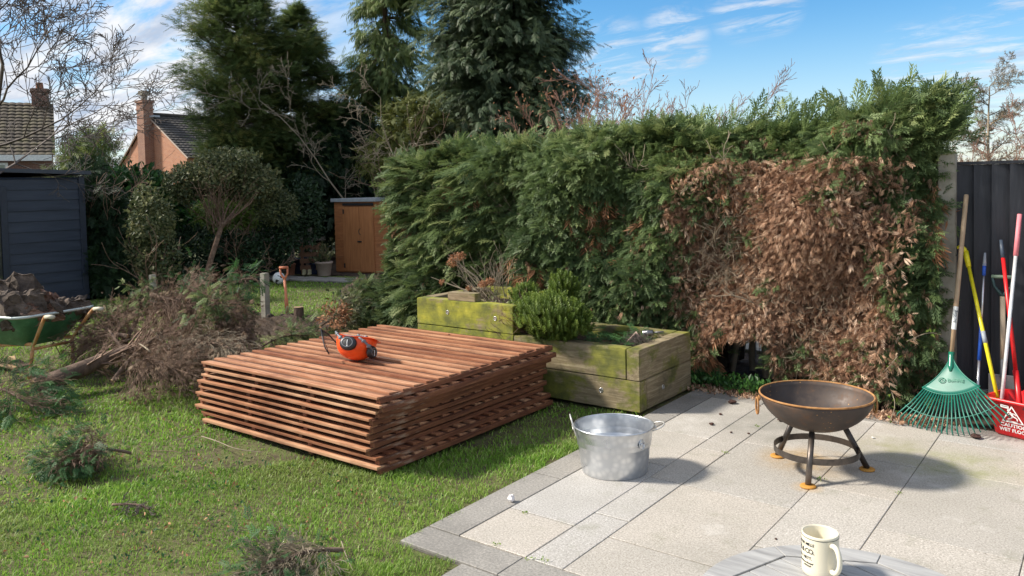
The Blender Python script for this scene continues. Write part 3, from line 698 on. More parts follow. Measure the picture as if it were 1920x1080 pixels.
    bm = BM(); base = [Vector(p) for p in ((-.125, -.07, .06), (-.16, -.06, .10), (-.20, -.02, .15), (-.235, .02, .205))]; oth = [Vector(p) for p in ((-.12, .06, .05), (-.15, .08, .10), (-.20, .06, .165), (-.235, .02, .205))]
    for i in range(4):
        for k in range(13):
            a = base[i].lerp(oth[i], k/12)
            if i < 3: b2 = base[i+1].lerp(oth[i+1], k/12); tube(bm, [a, b2], .0009, 3, False)
        if i < 3:
            for q in range(5):
                A = base[i].lerp(base[i+1], q/5); B = oth[i].lerp(oth[i+1], q/5); tube(bm, [A, B], .0009, 3, False)
    obj('visor_mesh', bm, blk, r)
build_helmet(); _h = [o for o in COL.objects if o.name.startswith('safety_helmet')][0]; _h.scale = (1.06, 1.06, 1.06)

# ------------------------------------------------------------------ galvanised tub
def mat_galv():
    m, nt, b = newmat('galvanised steel'); t = tex(nt, 26, 2, .5, kind='voronoi'); t2 = tex(nt, 3, 5, .6)
    c = ramp(nt, t2, [(.3, (.60, .62, .64)), (.6, (.80, .81, .82))]); c = mixc(nt, rng(nt, t, .1, .6, 0, .55), c, (.45, .48, .52))
    nt.links.new(c, b.inputs['Base Color']); b.inputs['Metallic'].default_value = .85
    nt.links.new(rng(nt, t2, .3, .7, .24, .4), b.inputs['Roughness']); bump(nt, b, tex(nt, 4, 4, .5), .25, .012); return m
MT['galv'] = mat_galv()
def build_tub():
    c = (-2.365, 4.04, 0); r = thing('metal_tub', 'oval galvanised steel tub with two ring handles, standing on the patio edge', 'tub', c, (0, 0, radians(37)))
    A, B = 1.0, .93
    prof = [(.0, .012), (.17, .012), (.186, .0), (.190, .004), (.202, .08), (.211, .160), (.2165, .166), (.2125, .174), (.218, .182), (.2145, .190), (.221, .197), (.2185, .204), (.232, .268), (.2325, .272)]
    inn = [(p[0]-.003, p[1]+.001) for p in prof[3:]][::-1]
    bm = BM(); lathe(bm, prof+inn+[(.184, .016), (0, .016)], 64, A, B); obj('tub_wall', bm, MT['galv'], r, True)
    bm = BM(); tube(bm, [(.2335*A*cos(t), .2335*B*sin(t), .272) for t in np.linspace(0, 2*pi, 65)[:-1]], .0055, 8, closed=True); obj('rim', bm, MT['galv'], r, True)
    hm = flat('painted steel wire', (.62, .6, .56), .35, .5)
    bm = BM(); tube(bm, [(-.236+.0*0-.02*sin(t)*1.0, .062*cos(t), .262+.078*sin(t)*.95) for t in np.linspace(-.15*pi, 1.15*pi, 22)], .0045, 7); tube(bm, [(-.238, -.04, .262), (-.238, .04, .262)], .0075, 8); obj('handle', bm, hm, r, True)
    bm = BM(); tube(bm, [(.236+.06*sin(t), .062*cos(t), .256+.02*sin(t)) for t in np.linspace(-.1*pi, 1.1*pi, 22)], .0045, 7); tube(bm, [(.238, -.04, .262), (.238, .04, .262)], .0075, 8); obj('handle', bm, hm, r, True)
    # pressed oval boss
    a = radians(-52); q = .2225
    n0 = Vector((cos(a), sin(a), .1)).normalized(); t0 = Vector((-sin(a), cos(a), 0)); u0 = n0.cross(t0)*-1
    p = Vector((q*A*cos(a), q*B*sin(a), .205))+n0*.004; bm = BM()
    tube(bm, [p+t0*.020*cos(t)+u0*.027*sin(t) for t in np.linspace(0, 2*pi, 25)[:-1]], .003, 6, closed=True)
    vs = [bm.verts.new(p+t0*.020*cos(t)+u0*.027*sin(t)-n0*.001) for t in np.linspace(0, 2*pi, 25)[:-1]]; ct = bm.verts.new(p+n0*.003)
    for i in range(24): bm.faces.new((vs[i], vs[(i+1) % 24], ct))
    tube(bm, [p+t0*.012*cos(t)+u0*.012*sin(t)+n0*.002 for t in np.linspace(-.1, pi+.1, 12)], .003, 6)
    tube(bm, [p-t0*.015-u0*.003+n0*.003, p+t0*.015-u0*.003+n0*.003], .0035, 6); obj('badge', bm, MT['galv'], r, True)
build_tub()

# ------------------------------------------------------------------ fire pit
def build_pit():
    c = (-1.40, 4.70, 0); r = thing('fire_pit', 'rusty steel kadai bowl on three splayed legs with a hoop, in the middle of the patio', 'fire pit', c)
    r['label'] = 'rusty steel fire bowl on three splayed legs with a hoop, out on the paving'
    m, nt, b = newmat('rusted steel'); t = tex(nt, 4, 7, .7); t2 = tex(nt, 16, 6, .7)
    cc = ramp(nt, t, [(.3, (.035, .03, .03)), (.5, (.085, .065, .055)), (.68, (.17, .10, .065))]); cc = mixc(nt, rng(nt, t2, .58, .70, 0, .3), cc, (.22, .12, .06))
    v = tex(nt, 42, 0, .5, kind='voronoi'); cc = mixc(nt, mul(nt, rng(nt, v, .17, .09, 0, .85), rng(nt, tex(nt, 5, 3, .6, loc=(1, 2, 3)), .5, .56, 0, 1)), cc, (.62, .33, .10))
    nt.links.new(cc, b.inputs['Base Color']); b.inputs['Metallic'].default_value = .45; nt.links.new(rng(nt, t2, .3, .7, .42, .8), b.inputs['Roughness']); bump(nt, b, t2, .25, .003); bowlm = m
    rust = pm('orange rust', [(.20, .09, .035), (.36, .17, .055), (.46, .25, .10)], 18, .85, .4)
    foot = pm('bright rust', [(.42, .19, .03), (.58, .28, .05)], 14, .7, .2)
    steel = pm('bare steel', [(.045, .04, .038), (.10, .085, .075), (.19, .155, .13)], 7, .42, .2, metal=.7, rvar=.1)
    Rr, zr, zb = .313, .445, .236; prof = []
    for i in range(15):
        a = i/14*pi/2*.94; prof.append((Rr*sin(a)/sin(pi/2*.94), zb+(zr-zb)*(1-cos(a))/(1-cos(pi/2*.94))))
    inn = [(max(0, p[0]-.005), p[1]+.005*(1-i/14)) for i, p in enumerate(prof)][::-1]; inn[0] = (Rr-.005, zr)
    bm = BM(); lathe(bm, prof+inn, 72); bw = obj('bowl', bm, bowlm, r, True)
    bm = BM(); tube(bm, [(Rr*cos(t), Rr*sin(t), zr) for t in np.linspace(0, 2*pi, 73)[:-1]], .0058, 8, closed=True); obj('rim', bm, rust, bw, True)
    for ang in (radians(215), radians(35)):
        e = Vector((cos(ang), sin(ang), 0)); tt = Vector((-sin(ang), cos(ang), 0)); p = e*(Rr+.008)+Vector((0, 0, zr-.02))
        bm = BM(); tube(bm, [p+e*.006+tt*.012*cos(t)+Vector((0, 0, .012*sin(t))) for t in np.linspace(0, 2*pi, 13)[:-1]], .005, 6, closed=True)
        tube(bm, [p+e*(.016+.0*sin(t))+tt*.022*cos(t)*1.3+Vector((0, 0, -.045+.047*sin(t))) for t in np.linspace(0, 2*pi, 25)[:-1]], .006, 7, closed=True); obj('ring_handle', bm, rust, r, True)
    feet = [(-1.357, 4.405), (-1.659, 4.795), (-1.159, 4.854)]
    for f in feet:
        fx, fy = f[0]-c[0], f[1]-c[1]; n = math.hypot(fx, fy); tx, ty = fx/n*.155, fy/n*.155
        bm = BM(); tube(bm, [(tx, ty, .262), (fx, fy, .012)], .0165, 14); lg = obj('leg', bm, steel, r, True)
        bm = BM(); lathe(bm, [(0, 0.001), (.042, 0.001), (.043, .006), (.040, .010), (.02, .012), (0, .012)], 28, c=(fx, fy, 0)); obj('foot_disc', bm, foot, lg, True)
    bm = BM(); n = 64; R0 = .236
    for z0, z1, a, b2 in ((.105, .140, R0, R0-.005),):
        rings = [[bm.verts.new((q*cos(2*pi*i/n), q*sin(2*pi*i/n), z)) for i in range(n)] for q, z in ((a, z0), (a, z1), (b2, z1), (b2, z0))]
        for k in range(4):
            A_, B_ = rings[k], rings[(k+1) % 4]
            for i in range(n): bm.faces.new((A_[i], A_[(i+1) % n], B_[(i+1) % n], B_[i]))
    obj('hoop', bm, steel, r)
build_pit()

# ------------------------------------------------------------------ table and mug
def text_mesh(s, size, font_extr=.0006, shear=0, align='LEFT', space=1.0, off=0):
    cu = bpy.data.curves.new('txt', 'FONT'); cu.offset = off; cu.body = s; cu.size = size; cu.extrude = font_extr; cu.shear = shear; cu.align_x = align; cu.space_character = space; cu.resolution_u = 3
    o = bpy.data.objects.new('txt', cu); COL.objects.link(o); dg = bpy.context.evaluated_depsgraph_get(); me = bpy.data.meshes.new_from_object(o.evaluated_get(dg)); bpy.data.objects.remove(o); bpy.data.curves.remove(cu)
    return me
TZ = .72
def build_table():
    c = (-.473, 1.83); Rt = .342
    r = thing('round_table', 'round weathered grey slatted teak table in the near corner of the patio', 'table', (c[0], c[1], 0))
    tk = pm('silvered teak', [(.24, .235, .23), (.34, .335, .325), (.42, .415, .4)], 4, .75, .5, .002, sc=(1, 9, 1), dist=.5)
    hexa = [radians(2+45*k) for k in range(8)]; Ri = Rt*.845; g = .0035
    # rim made of eight mitred curved segments
    for k in range(8):
        a0, a1 = hexa[k], hexa[k]+pi/4; bm = BM(); out = [(Rt*cos(t), Rt*sin(t)) for t in np.linspace(a0+.001/Rt, a1-.001/Rt, 18)]
        p0 = (Ri*cos(a0+.001/Ri), Ri*sin(a0+.001/Ri)); p1 = (Ri*cos(a1-.001/Ri), Ri*sin(a1-.001/Ri)); prism(bm, out+[p1, p0], TZ-.022, TZ)
        obj('rim_segment', bm, tk, r, bevel=.0012)
    # slats, clipped to the hexagon
    ap = Ri*cos(pi/8)-g; d = Vector((cos(radians(-20.5)), sin(radians(-20.5)))); e = Vector((-d.y, d.x)); w = ap*2/9
    hexp = [Vector((cos(a), sin(a)))*(Ri-g*1.6) for a in hexa]
    def clip(poly, n, k):
        out = []
        for i in range(len(poly)):
            A_, B_ = poly[i-1], poly[i]; da, db = A_.dot(n)-k, B_.dot(n)-k
            if (da <= 0) != (db <= 0): out.append(A_.lerp(B_, da/(da-db)))
            if db <= 0: out.append(B_)
        return out
    for i in range(9):
        s0, s1 = -ap+i*w+g/2, -ap+(i+1)*w-g/2; poly = clip(clip(hexp, e, s1), -e, -s0)
        if len(poly) < 3: continue
        bm = BM(); prism(bm, [(q.x, q.y) for q in poly], TZ-.022, TZ-.0006); obj('slat', bm, tk, r, bevel=.001)
    for k in range(4):
        a = radians(45+90*k); bm = BM(); box(bm, (.2*cos(a), .2*sin(a), (TZ-.022)/2), (.04, .04, TZ-.022)); obj('leg', bm, tk, r, bevel=.003)
    bm = BM(); box(bm, (0, 0, TZ-.042), (.5, .05, .038), radians(45)); box(bm, (0, 0, TZ-.0425), (.05, .5, .037), radians(45)); obj('apron', bm, tk, r)
build_table()
def build_mug():
    c = (-.583, 1.985); hz = .103; Rm = .0435
    r = thing('mug', 'cream enamel-style mug with black lettering and a dark rim line on the round table', 'mug', (c[0], c[1], TZ))
    r['label'] = 'cream stoneware mug with black lettering and a dark rim line on the round table'
    cream = pm('cream glaze', [(.72, .66, .50), (.80, .74, .58)], 3, .22, 0)
    bm = BM(); prof = [(0, .003), (.036, .003), (.0385, 0), (.0415, .003), (.0435, .009), (Rm, .02), (Rm, hz-.004), (Rm-.0008, hz), (Rm-.003, hz), (Rm-.0042, hz-.004), (Rm-.0045, .012), (.034, .008), (0, .008)]
    lathe(bm, prof, 64); body = obj('body', bm, cream, r, True)
    bm = BM(); lathe(bm, [(Rm+.0002, hz-.0075), (Rm+.0005, hz-.0075), (Rm+.0005, hz-.0062), (Rm+.0002, hz-.0062)], 64, close=True); obj('rim_line', bm, MT['ink'], body)
    # handle towards the table centre, turned to the right of the camera
    ah = radians(-38); e = Vector((cos(ah), sin(ah), 0)); bm = BM()
    pts = [e*(Rm-.003)+Vector((0, 0, .084)), e*(Rm+.010)+Vector((0, 0, .0885)), e*(Rm+.022)+Vector((0, 0, .084)), e*(Rm+.030)+Vector((0, 0, .068)), e*(Rm+.031)+Vector((0, 0, .052)), e*(Rm+.026)+Vector((0, 0, .036)), e*(Rm+.015)+Vector((0, 0, .024)), e*(Rm+.004)+Vector((0, 0, .021)), e*(Rm-.003)+Vector((0, 0, .024))]
    # smooth the path
    for _ in range(2):
        q = [pts[0]]
        for a, b2 in zip(pts, pts[1:]): q += [a.lerp(b2, .25), a.lerp(b2, .75)]
        pts = q+[pts[-1]]
    tube(bm, pts, .0062, 12); obj('handle', bm, cream, r, True)
    def wrap(s, size, z, aend, shear=0, space=1.0, tilt=0):
        me = text_mesh(s, size, .00025, shear, 'RIGHT', space, .00022)
        for v in me.vertices:
            a = aend+v.co.x/Rm; q = Rm+.0004+v.co.z; zz = z+v.co.y+tilt*v.co.x; v.co = (q*cos(a), q*sin(a), zz)
        finish('lettering', me, MT['ink'], body)
    ae = radians(-93)
    wrap('FLOUR MILLS', .0095, .079, ae, .1); wrap("GARRETT'S & CO.", .0165, .060, ae+.03, 0, .85); wrap('No. 1 NETT.', .0095, .045, ae-.12)
    wrap('Finest Stone Ground', .0058, .034, ae-.07, .35); wrap('- Wholemeal -', .0042, .028, ae-.15, .35)
    bm = BM()
    for z, a0, a1 in ((.075, ae-1.3, ae-.55), (.026, ae-.8, ae-.2)):
        for t0 in np.linspace(a0, a1, 12)[:-1]:
            dt = (a1-a0)/11; q = Rm+.0005; vs = [bm.verts.new((q*cos(t), q*sin(t), zz)) for t, zz in ((t0, z), (t0+dt, z), (t0+dt, z+.0006), (t0, z+.0006))]; bm.faces.new(vs)
    obj('lettering', bm, MT['ink'], body)
build_mug()

# ------------------------------------------------------------------ raised beds
def bolt(bm, p, n):
    n = Vector(n); a = n.orthogonal().normalized(); b = n.cross(a); p = Vector(p)
    tube(bm, [p+(a*cos(t)+b*sin(t))*.016 for t in np.linspace(0, 2*pi, 17)[:-1]], .003, 6, closed=True)
    vs = [bm.verts.new(p+n*.002+(a*cos(t)+b*sin(t))*.009) for t in np.linspace(0, 2*pi, 7)[:-1]]; bm.faces.new(vs)
def sleeper(name, c, s, m, root, bolts=()):
    bm = BM(); box(bm, c, s); L = max(range(3), key=lambda i: s[i])
    bmesh.ops.subdivide_edges(bm, edges=[e for e in bm.edges if e.calc_length() > .5*s[L]], cuts=10)
    for v in bm.verts: v.co += Vector([random.uniform(-.0015, .0015) for _ in range(3)])
    o = obj(name, bm, m, root, bevel=.005, seg=2)
    for p, n in bolts:
        b2 = BM(); bolt(b2, p, n); obj('bolt', b2, MT['galv'], o, True)
    return o
def build_beds():
    hc = .233
    r = thing('raised_bed', 'lower sleeper raised bed at the patio corner, two mossy courses high', 'raised bed', (0, 0, 0))
    x0, x1, y0, y1 = -3.94, -2.79, 5.15, 6.02; w = .11
    fr = (0, -1, 0); rt = (1, 0, 0)
    sleeper('sleeper', ((x0+x1)/2, y0+w/2, hc/2+.002), (x1-x0, w, hc-.004), MT['slp'], r, [((-3.12, y0-.001, .13), fr)])
    sleeper('sleeper', ((x0+x1-w)/2-.001, y0+w/2, hc*1.5+.002), (x1-x0-w-.002, w, hc-.004), MT['slp'], r)
    sleeper('sleeper', (x1-w/2, (y0+w+y1)/2+.001, hc/2+.002), (w, y1-y0-w-.002, hc-.004), MT['slp_side'], r, [((x1+.001, 5.52, .12), rt)])
    sleeper('sleeper', (x1-w/2, (y0+y1)/2, hc*1.5+.002), (w, y1-y0, hc-.004), MT['slp_side'], r)
    sleeper('sleeper', ((x0+x1-w)/2-.001, y1-w/2, hc*1.5+.002), (x1-x0-w-.002, w, hc-.004), MT['slp'], r)
    so = soil('bed_soil', x0, x1-w, y0+w, y1-w, .36, .03, 30); so.parent = r
    r2 = thing('raised_bed', 'taller sleeper raised bed behind the panel stack, bright yellow-green with moss', 'raised bed', (0, 0, 0))
    a0, a1 = -5.03, -3.945; h3 = .235
    for k in range(3):
        bl = [((-4.66, y0-.001, .60), fr), ((-4.13, y0-.001, .59), fr)] if k == 2 else ()
        sleeper('sleeper', ((a0+a1)/2, y0+w/2, h3*(k+.5)+.002), (a1-a0, w, h3-.004), MT['slp_moss'], r2, bl)
        sleeper('sleeper', (a1-w/2, (y0+w+y1)/2+.001, h3*(k+.5)+.002), (w-.002, y1-y0-w-.004, h3-.004), MT['slp_side'], r2)
        sleeper('sleeper', (a0+w/2, (y0+w+y1)/2+.001, h3*(k+.5)+.002), (w, y1-y0-w-.004, h3-.004), MT['slp_side'], r2)
    sleeper('sleeper', ((a0+a1)/2, y1+w/2, h3*2.5+.002), (a1-a0, w, h3-.004), MT['slp_moss'], r2)
    so = soil('bed_soil', a0+w, a1-w, y0+w, y1, .60, .03, 30); so.parent = r2
    # loose offcut on the tall bed
    bm = BM(); p0 = G(838, 563, .705); p1 = G(900, 565, .705); box(bm, ((p0[0]+p1[0])/2, 5.165+.045, .706+.035), (p1[0]-p0[0], .09, .07), radians(3))
    bmesh.ops.bevel(bm, geom=bm.edges[:], offset=.004, segments=2, affect='EDGES'); tag(obj('timber_offcut', bm, MT['offcut']), 'short pale block of sleeper timber resting on the edge of the tall raised bed', 'timber block')
build_beds()

# ------------------------------------------------------------------ fence and post at the right end of the hedge
FY = 6.50
def build_fence():
    xl = onY(1758, 560, 6.40)[0]; xr = onY(1791, 560, 6.40)[0]
    bm = BM(); w = xr-xl; box(bm, ((xl+xr)/2, 6.40+.05, .92), (w, .10, 1.86)); bmesh.ops.bevel(bm, geom=bm.edges[:], offset=.006, segments=2, affect='EDGES')
    tag(obj('concrete_post', bm, MT['concrete']), 'tall concrete fence post between the hedge end and the black fence', 'fence post')
    r = thing('garden_fence', 'black painted feather-edge fence behind the leaning tools', 'fence', (xr, FY, 0))
    m, nt, b = newmat('black fence paint'); t = tex(nt, 6, 7, .7, (4, 4, .35)); c = ramp(nt, t, [(.3, (.012, .013, .018)), (.6, (.028, .03, .038)), (.75, (.05, .052, .06))])
    nt.links.new(c, b.inputs['Base Color']); b.inputs['Roughness'].default_value = .62; bump(nt, b, t, .4, .004)
    pitch = abs(onY(1849.8, 420, FY)[0]-onY(1817.4, 420, FY)[0]); z1 = 1.765; bm = BM(); x = xr; k = 0
    while x < 2.3:
        w = pitch*1.16; v = [(x, FY, .17), (x, FY-.014, .17), (x+w, FY-.004-.0, .17), (x+w, FY+.002, .17)]
        tilt = .002*random.uniform(-1, 1)
        a = [bm.verts.new((p[0]-xr, p[1]-FY-.018*((i == 1) or 0)+.012*(i in (2,)), p[2])) for i, p in enumerate(v)]; b2 = [bm.verts.new((p.co.x+tilt, p.co.y, z1)) for p in a]
        bm.faces.new(a[::-1]); bm.faces.new(b2)
        for i in range(4): bm.faces.new((a[i], a[(i+1) % 4], b2[(i+1) % 4], b2[i]))
        x += pitch; k += 1
    obj('boards', bm, m, r)
    bm = BM(); box(bm, ((2.4-xr)/2, .0, z1+.012), (2.4-xr, .06, .022)); obj('capping', bm, m, r, bevel=.002)
    bm = BM(); box(bm, ((2.4-xr)/2, .0, .075), (2.4-xr-.01, .05, .18)); obj('gravel_board', bm, MT['slp_moss'] if False else MT['concrete'], r, bevel=.003)
build_fence()

# ------------------------------------------------------------------ tools leaning on the fence
def pole(name, label, cat, p0, p1, parts):
    """parts: (part name, t0, t1, r0, r1, material) along p0->p1"""
    p0, p1 = Vector(tuple(p0)), Vector(tuple(p1)); r = thing(name, label, cat, p0)
    for (nm, t0, t1, r0, r1, m) in parts:
        bm = BM(); tube(bm, [(p1-p0)*t0, (p1-p0)*(t0+(t1-t0)*.5), (p1-p0)*t1], [r0, (r0+r1)/2, r1], 16); obj(nm, bm, m, r, True)
    return r, (p1-p0)
woodh = pm('ash handle', [(.36, .24, .14), (.5, .37, .24)], 6, .6, .1, sc=(3, 3, .5)); red = flat('red plastic', (.62, .015, .018), .35); yel = flat('yellow paint', (.78, .68, .02), .3)
alu = flat('aluminium', (.7, .7, .72), .3, .9); blue = flat('blue plastic', (.02, .1, .5), .4); pink = flat('faded pink grip', (.75, .22, .25), .6); dgrey = flat('slate plastic', (.05, .07, .1), .5)
green = flat('green plastic', (.012, .15, .105), .42)
def build_rake():
    neck = onY(1784, 664, 6.16); top = onY(1812, 365, 6.43)
    r = thing('leaf_rake', 'green plastic leaf rake with a pale wooden handle leaning against the fence', 'rake', (neck[0], neck[1], 0))
    o = Vector((neck[0], neck[1], 0)); N_ = Vector(tuple(neck))-o; T_ = Vector(tuple(top))-o
    bm = BM(); d = (T_-N_).normalized(); tube(bm, [N_-d*.03, N_.lerp(T_, .3), N_.lerp(T_, .99), T_], [.0125, .0155, .0155, .013], 16); hd = obj('handle', bm, woodh, r, True)
    # sticker wrapped on the shaft with its word
    q0, q1 = N_+d*.17, N_+d*.33; bm = BM(); tube(bm, [q0, q1], .0162, 16, cap=False); st = obj('sticker', bm, flat('sticker', (.66, .68, .66), .4), hd, True)
    view = (Vector((0, 0, H))-(o+q0)).normalized(); nn = (view-d*view.dot(d)).normalized(); ss = d.cross(nn)
    me = text_mesh('Bulldog', .030, .0001, 0, 'CENTER')
    for v in me.vertices:
        x, y = v.co.x, v.co.y-.011; a = -y/.0168; v.co = (q0+q1)/2+d*(x+.008)+(nn*cos(a)+ss*sin(a))*.0168
    finish('lettering', me, flat('navy ink', (.01, .03, .06), .5, 0, 0), st)
    # head: flat fan, tines curl down to the paving
    L = G(1693, 765, .02); Rr = G(1866, 800, .02); mid = G(1780, 812, .015); M_ = Vector(tuple(mid))-o
    fwd = (M_-N_); fl = fwd.length; f = fwd.normalized(); s = Vector((Rr[0]-L[0], Rr[1]-L[1], 0)).normalized(); s = (s-f*s.dot(f)).normalized(); n = s.cross(f)
    if n.dot(-N_+Vector((0, 0, H))-o) < 0: n = -n
    R0, R1 = fl*.53, fl*1.0; half = radians(35)
    def P(a, rad, h=0): return N_+f*(rad*cos(a))+s*(rad*sin(a))+n*h
    bm = BM(); cols = 26; rows = 10; grid = []
    for layer in (0, -.004):
        g = []
        for j in range(rows+1):
            t = j/rows; rad = R0*t; row = []
            for i in range(cols+1):
                u = -1+2*i/cols; wdt = radians(15)+(half-radians(14))*t**1.1; a = u*wdt if t > 0 else 0
                p = P(u*wdt, max(rad, .02), layer+.012*(1-u*u)*(1-t)) if t > .05 else P(0, .02, layer)+s*(u*.018)
                row.append(bm.verts.new(p))
            g.append(row)
        grid.append(g)
    for g in grid:
        for j in range(rows):
            for i in range(cols): bm.faces.new((g[j][i], g[j][i+1], g[j+1][i+1], g[j+1][i]))
    for j in range(rows):
        for i in (0, cols): bm.faces.new((grid[0][j][i], grid[0][j+1][i], grid[1][j+1][i], grid[1][j][i]))
    for i in range(cols): bm.faces.new((grid[0][rows][i], grid[0][rows][i+1], grid[1][rows][i+1], grid[1][rows][i]))
    for j, rr in ((rows, .004),): tube(bm, [v.co.copy() for v in grid[0][j]], .004, 6)
    for i in (0, cols): tube(bm, [grid[0][j][i].co.copy() for j in range(1, rows+1)], .004, 6)
    head = obj('rake_head', bm, green, r, True)
    NT = 24; hw = half+radians(2)-radians(0)
    for k in range(NT):
        u = -1+2*k/(NT-1); a = u*hw; bm = BM(); ra = R0*(1-.0*abs(u)); rb = fl*(1.0+.02*(1-u*u)); a0 = u*(half-radians(2))
        tube(bm, [P(a0, ra-.01, -.002), P(a0+(a-a0)*.5, ra+(rb-ra)*.5, 0), P(a, rb-.025, 0), P(a, rb, -.022)], [.0052, .0052, .0048, .0035], 6); obj('tine', bm, green, r, True)
    for q, w in ((.62, 1), (.58, 1)):
        bm = BM(); tube(bm, [P(a, R0+(fl-R0)*q, .001) for a in np.linspace(-hw, hw, 40)], .0035, 6); obj('brace', bm, green, r, True); break
    bm = BM(); tube(bm, [N_+d*.015, N_-d*.02, P(0, .10, .008), P(0, .135, .004)], [.019, .019, .017, .009], 14); obj('socket', bm, flat('dark green plastic', (.01, .16, .1), .25), r, True)
    bm = BM(); c = P(-.25, R0*.68, .011); tube(bm, [c+f*.017*cos(t)+s*.02*sin(t) for t in np.linspace(0, 2*pi, 15)[:-1]], .0025, 5, closed=True); tube(bm, [c-s*.01+f*.008, c-f*.009, c+s*.011+f*.006], .002, 5)
    obj('emblem', bm, flat('worn green', (.015, .2, .12), .5), head)
    me = text_mesh('Bulldog', .034, .0008, 0, 'LEFT')
    for v in me.vertices: v.co = c+s*(.032+v.co.x)-f*(v.co.y-.012)+n*(.0005+v.co.z-.004*0)
    finish('lettering', me, flat('worn green ink', (.015, .2, .12), .5), head)
build_rake()

# ---- red mop bucket and what stands in it
def build_mopbucket():
    fl, fr = G(1852, 812), G(1950, 836); d = fr-fl; d = d/np.linalg.norm(d); W = .36; nrmv = np.array([-d[1], d[0], 0])
    r = thing('mop_bucket', 'red plastic mop bucket with a white wet floor warning, against the fence', 'bucket', (fl[0], fl[1], .004), (0, 0, math.atan2(d[1], d[0])))
    D = .26; Hh = .245; k = 1.0
    def rect(x0, x1, y0, y1, z, rr, n=7):
        pts = []
        for (cx, cy, a0) in ((x1-rr, y1-rr, 0), (x0+rr, y1-rr, pi/2), (x0+rr, y0+rr, pi), (x1-rr, y0+rr, 1.5*pi)):
            for i in range(n+1): a = a0+pi/2*i/n; pts.append((cx+rr*cos(a), cy+rr*sin(a), z))
        return pts
    levels = [(0.03, W-.03, .03, D-.03, .0, .03), (.02, W-.02, .02, D-.02, .012, .04), (-.015, W+.015, -.015, D+.015, Hh-.02, .055), (-.03, W+.03, -.03, D+.03, Hh-.018, .06), (-.03, W+.03, -.03, D+.03, Hh, .06), (-.012, W+.012, -.012, D+.012, Hh, .052), (.022, W-.022, .022, D-.022, .018, .035)]
    bm = BM(); rings = [[bm.verts.new(p) for p in rect(*l)] for l in levels]
    for A_, B_ in zip(rings, rings[1:]):
        n = len(A_)
        for i in range(n): bm.faces.new((A_[i], A_[(i+1) % n], B_[(i+1) % n], B_[i]))
    bm.faces.new(rings[0][::-1]); bm.faces.new(rings[-1]); bk = obj('bucket_wall', bm, red, r, True)
    # wringer cone on the right
    bm = BM(); lathe(bm, [(.052, Hh-.09), (.085, Hh+.05), (.09, Hh+.055), (.095, Hh+.05), (.092, Hh+.035), (.058, Hh-.09)], 32, c=(W-.105, D*.5, 0)); 
    for q in range(10):
        a = 2*pi*q/10; tube(bm, [(W-.105+.056*cos(a), D*.5+.056*sin(a), Hh-.088), (W-.105+.087*cos(a), D*.5+.087*sin(a), Hh+.04)], .003, 5)
    obj('wringer', bm, red, r, True)
    bm = BM(); tube(bm, [(.235, -.034, Hh-.03), (.27, -.06, Hh-.045), (.34, -.075, Hh-.075), (.4, -.05, Hh-.07)], .0055, 8); obj('handle', bm, MT['black'], r, True)
    # front face is a plane leaning outward
    def onface(x, z, lift=.0012):
        t = (z-.012)/(Hh-.032); return (x, .02-.035*t-lift, z)
    wt = flat('white print', (.8, .8, .78), .5, 0, 0)
    def front_text(s, size, x, z, w=1.0):
        me = text_mesh(s, size, .0003, 0, 'CENTER', 1.02, .0011)
        for v in me.vertices: p = onface(x+v.co.x*w, z+v.co.y, .0012+v.co.z); v.co = p
        finish('lettering', me, wt, bk)
    TX = .165
    front_text('CAUTION', .032, TX-.008, .068, 1.12); front_text('WET FLOOR', .031, TX-.008, .036, 1.0)
    bm = BM(); tri = [(TX-.012-.062, .102), (TX-.012+.062, .102), (TX-.012, .205)]
    def strip(pts, wd, closed):
        P_ = [Vector(p) for p in pts]; m = len(P_)
        for i in range(m if closed else m-1):
            a, b2 = P_[i], P_[(i+1) % m]; t = (b2-a).normalized(); q = Vector((-t.y, t.x))*wd/2; a2, b3 = a-t*wd*.4, b2+t*wd*.4
            if not closed: a2, b3 = a, b2
            bm.faces.new([bm.verts.new(onface(*(p))) for p in (a2-q, b3-q, b3+q, a2+q)])
    strip(tri, .0075, True)
    cx = TX-.012
    for pts, wd in ((((cx-.014, .168), (cx+.004, .142)), .013), (((cx+.004, .142), (cx-.014, .125), (cx-.03, .118)), .007), (((cx+.004, .142), (cx+.026, .134), (cx+.03, .116)), .007), (((cx-.01, .162), (cx+.014, .160), (cx+.024, .150)), .005), (((cx-.01, .160), (cx-.024, .148)), .005), (((cx-.038, .109), (cx+.03, .109)), .0035)): strip(pts, wd, False)
    hp = [(cx-.021+.008*cos(t), .178+.008*sin(t)) for t in np.linspace(0, 2*pi, 13)[:-1]]; bm.faces.new([bm.verts.new(onface(*p)) for p in hp]); obj('warning_symbol', bm, wt, bk)
    bm = BM(); bm.faces.new([bm.verts.new(onface(x, z, .001)) for x, z in ((.085, .192), (.135, .188), (.135, .207), (.085, .211))]); lb = obj('price_label', bm, wt, bk)
    bm = BM()
    for i in range(9): x = .092+i*.0043; bm.faces.new([bm.verts.new(onface(a, z, .0016)) for a, z in ((x, .197), (x+.002, .197), (x+.002, .2045), (x, .2045))])
    obj('barcode', bm, MT['ink'], lb)
    return r
mb = build_mopbucket(); MB0 = mb.location.copy(); MBR = Matrix.Rotation(mb.rotation_euler.z, 3, 'Z')
def inb(x, y, z): return MB0+MBR @ Vector((x, y, z))
pole('floor_mop', 'white metal mop pole with a faded pink grip standing in the red bucket', 'mop', inb(.055, .03, .03), onY(1912, 402, 6.43),
     [('shaft', 0, .80, .0115, .0115, flat('white metal', (.75, .74, .74), .25, .3)), ('grip', .80, 1, .0155, .0145, pink)])
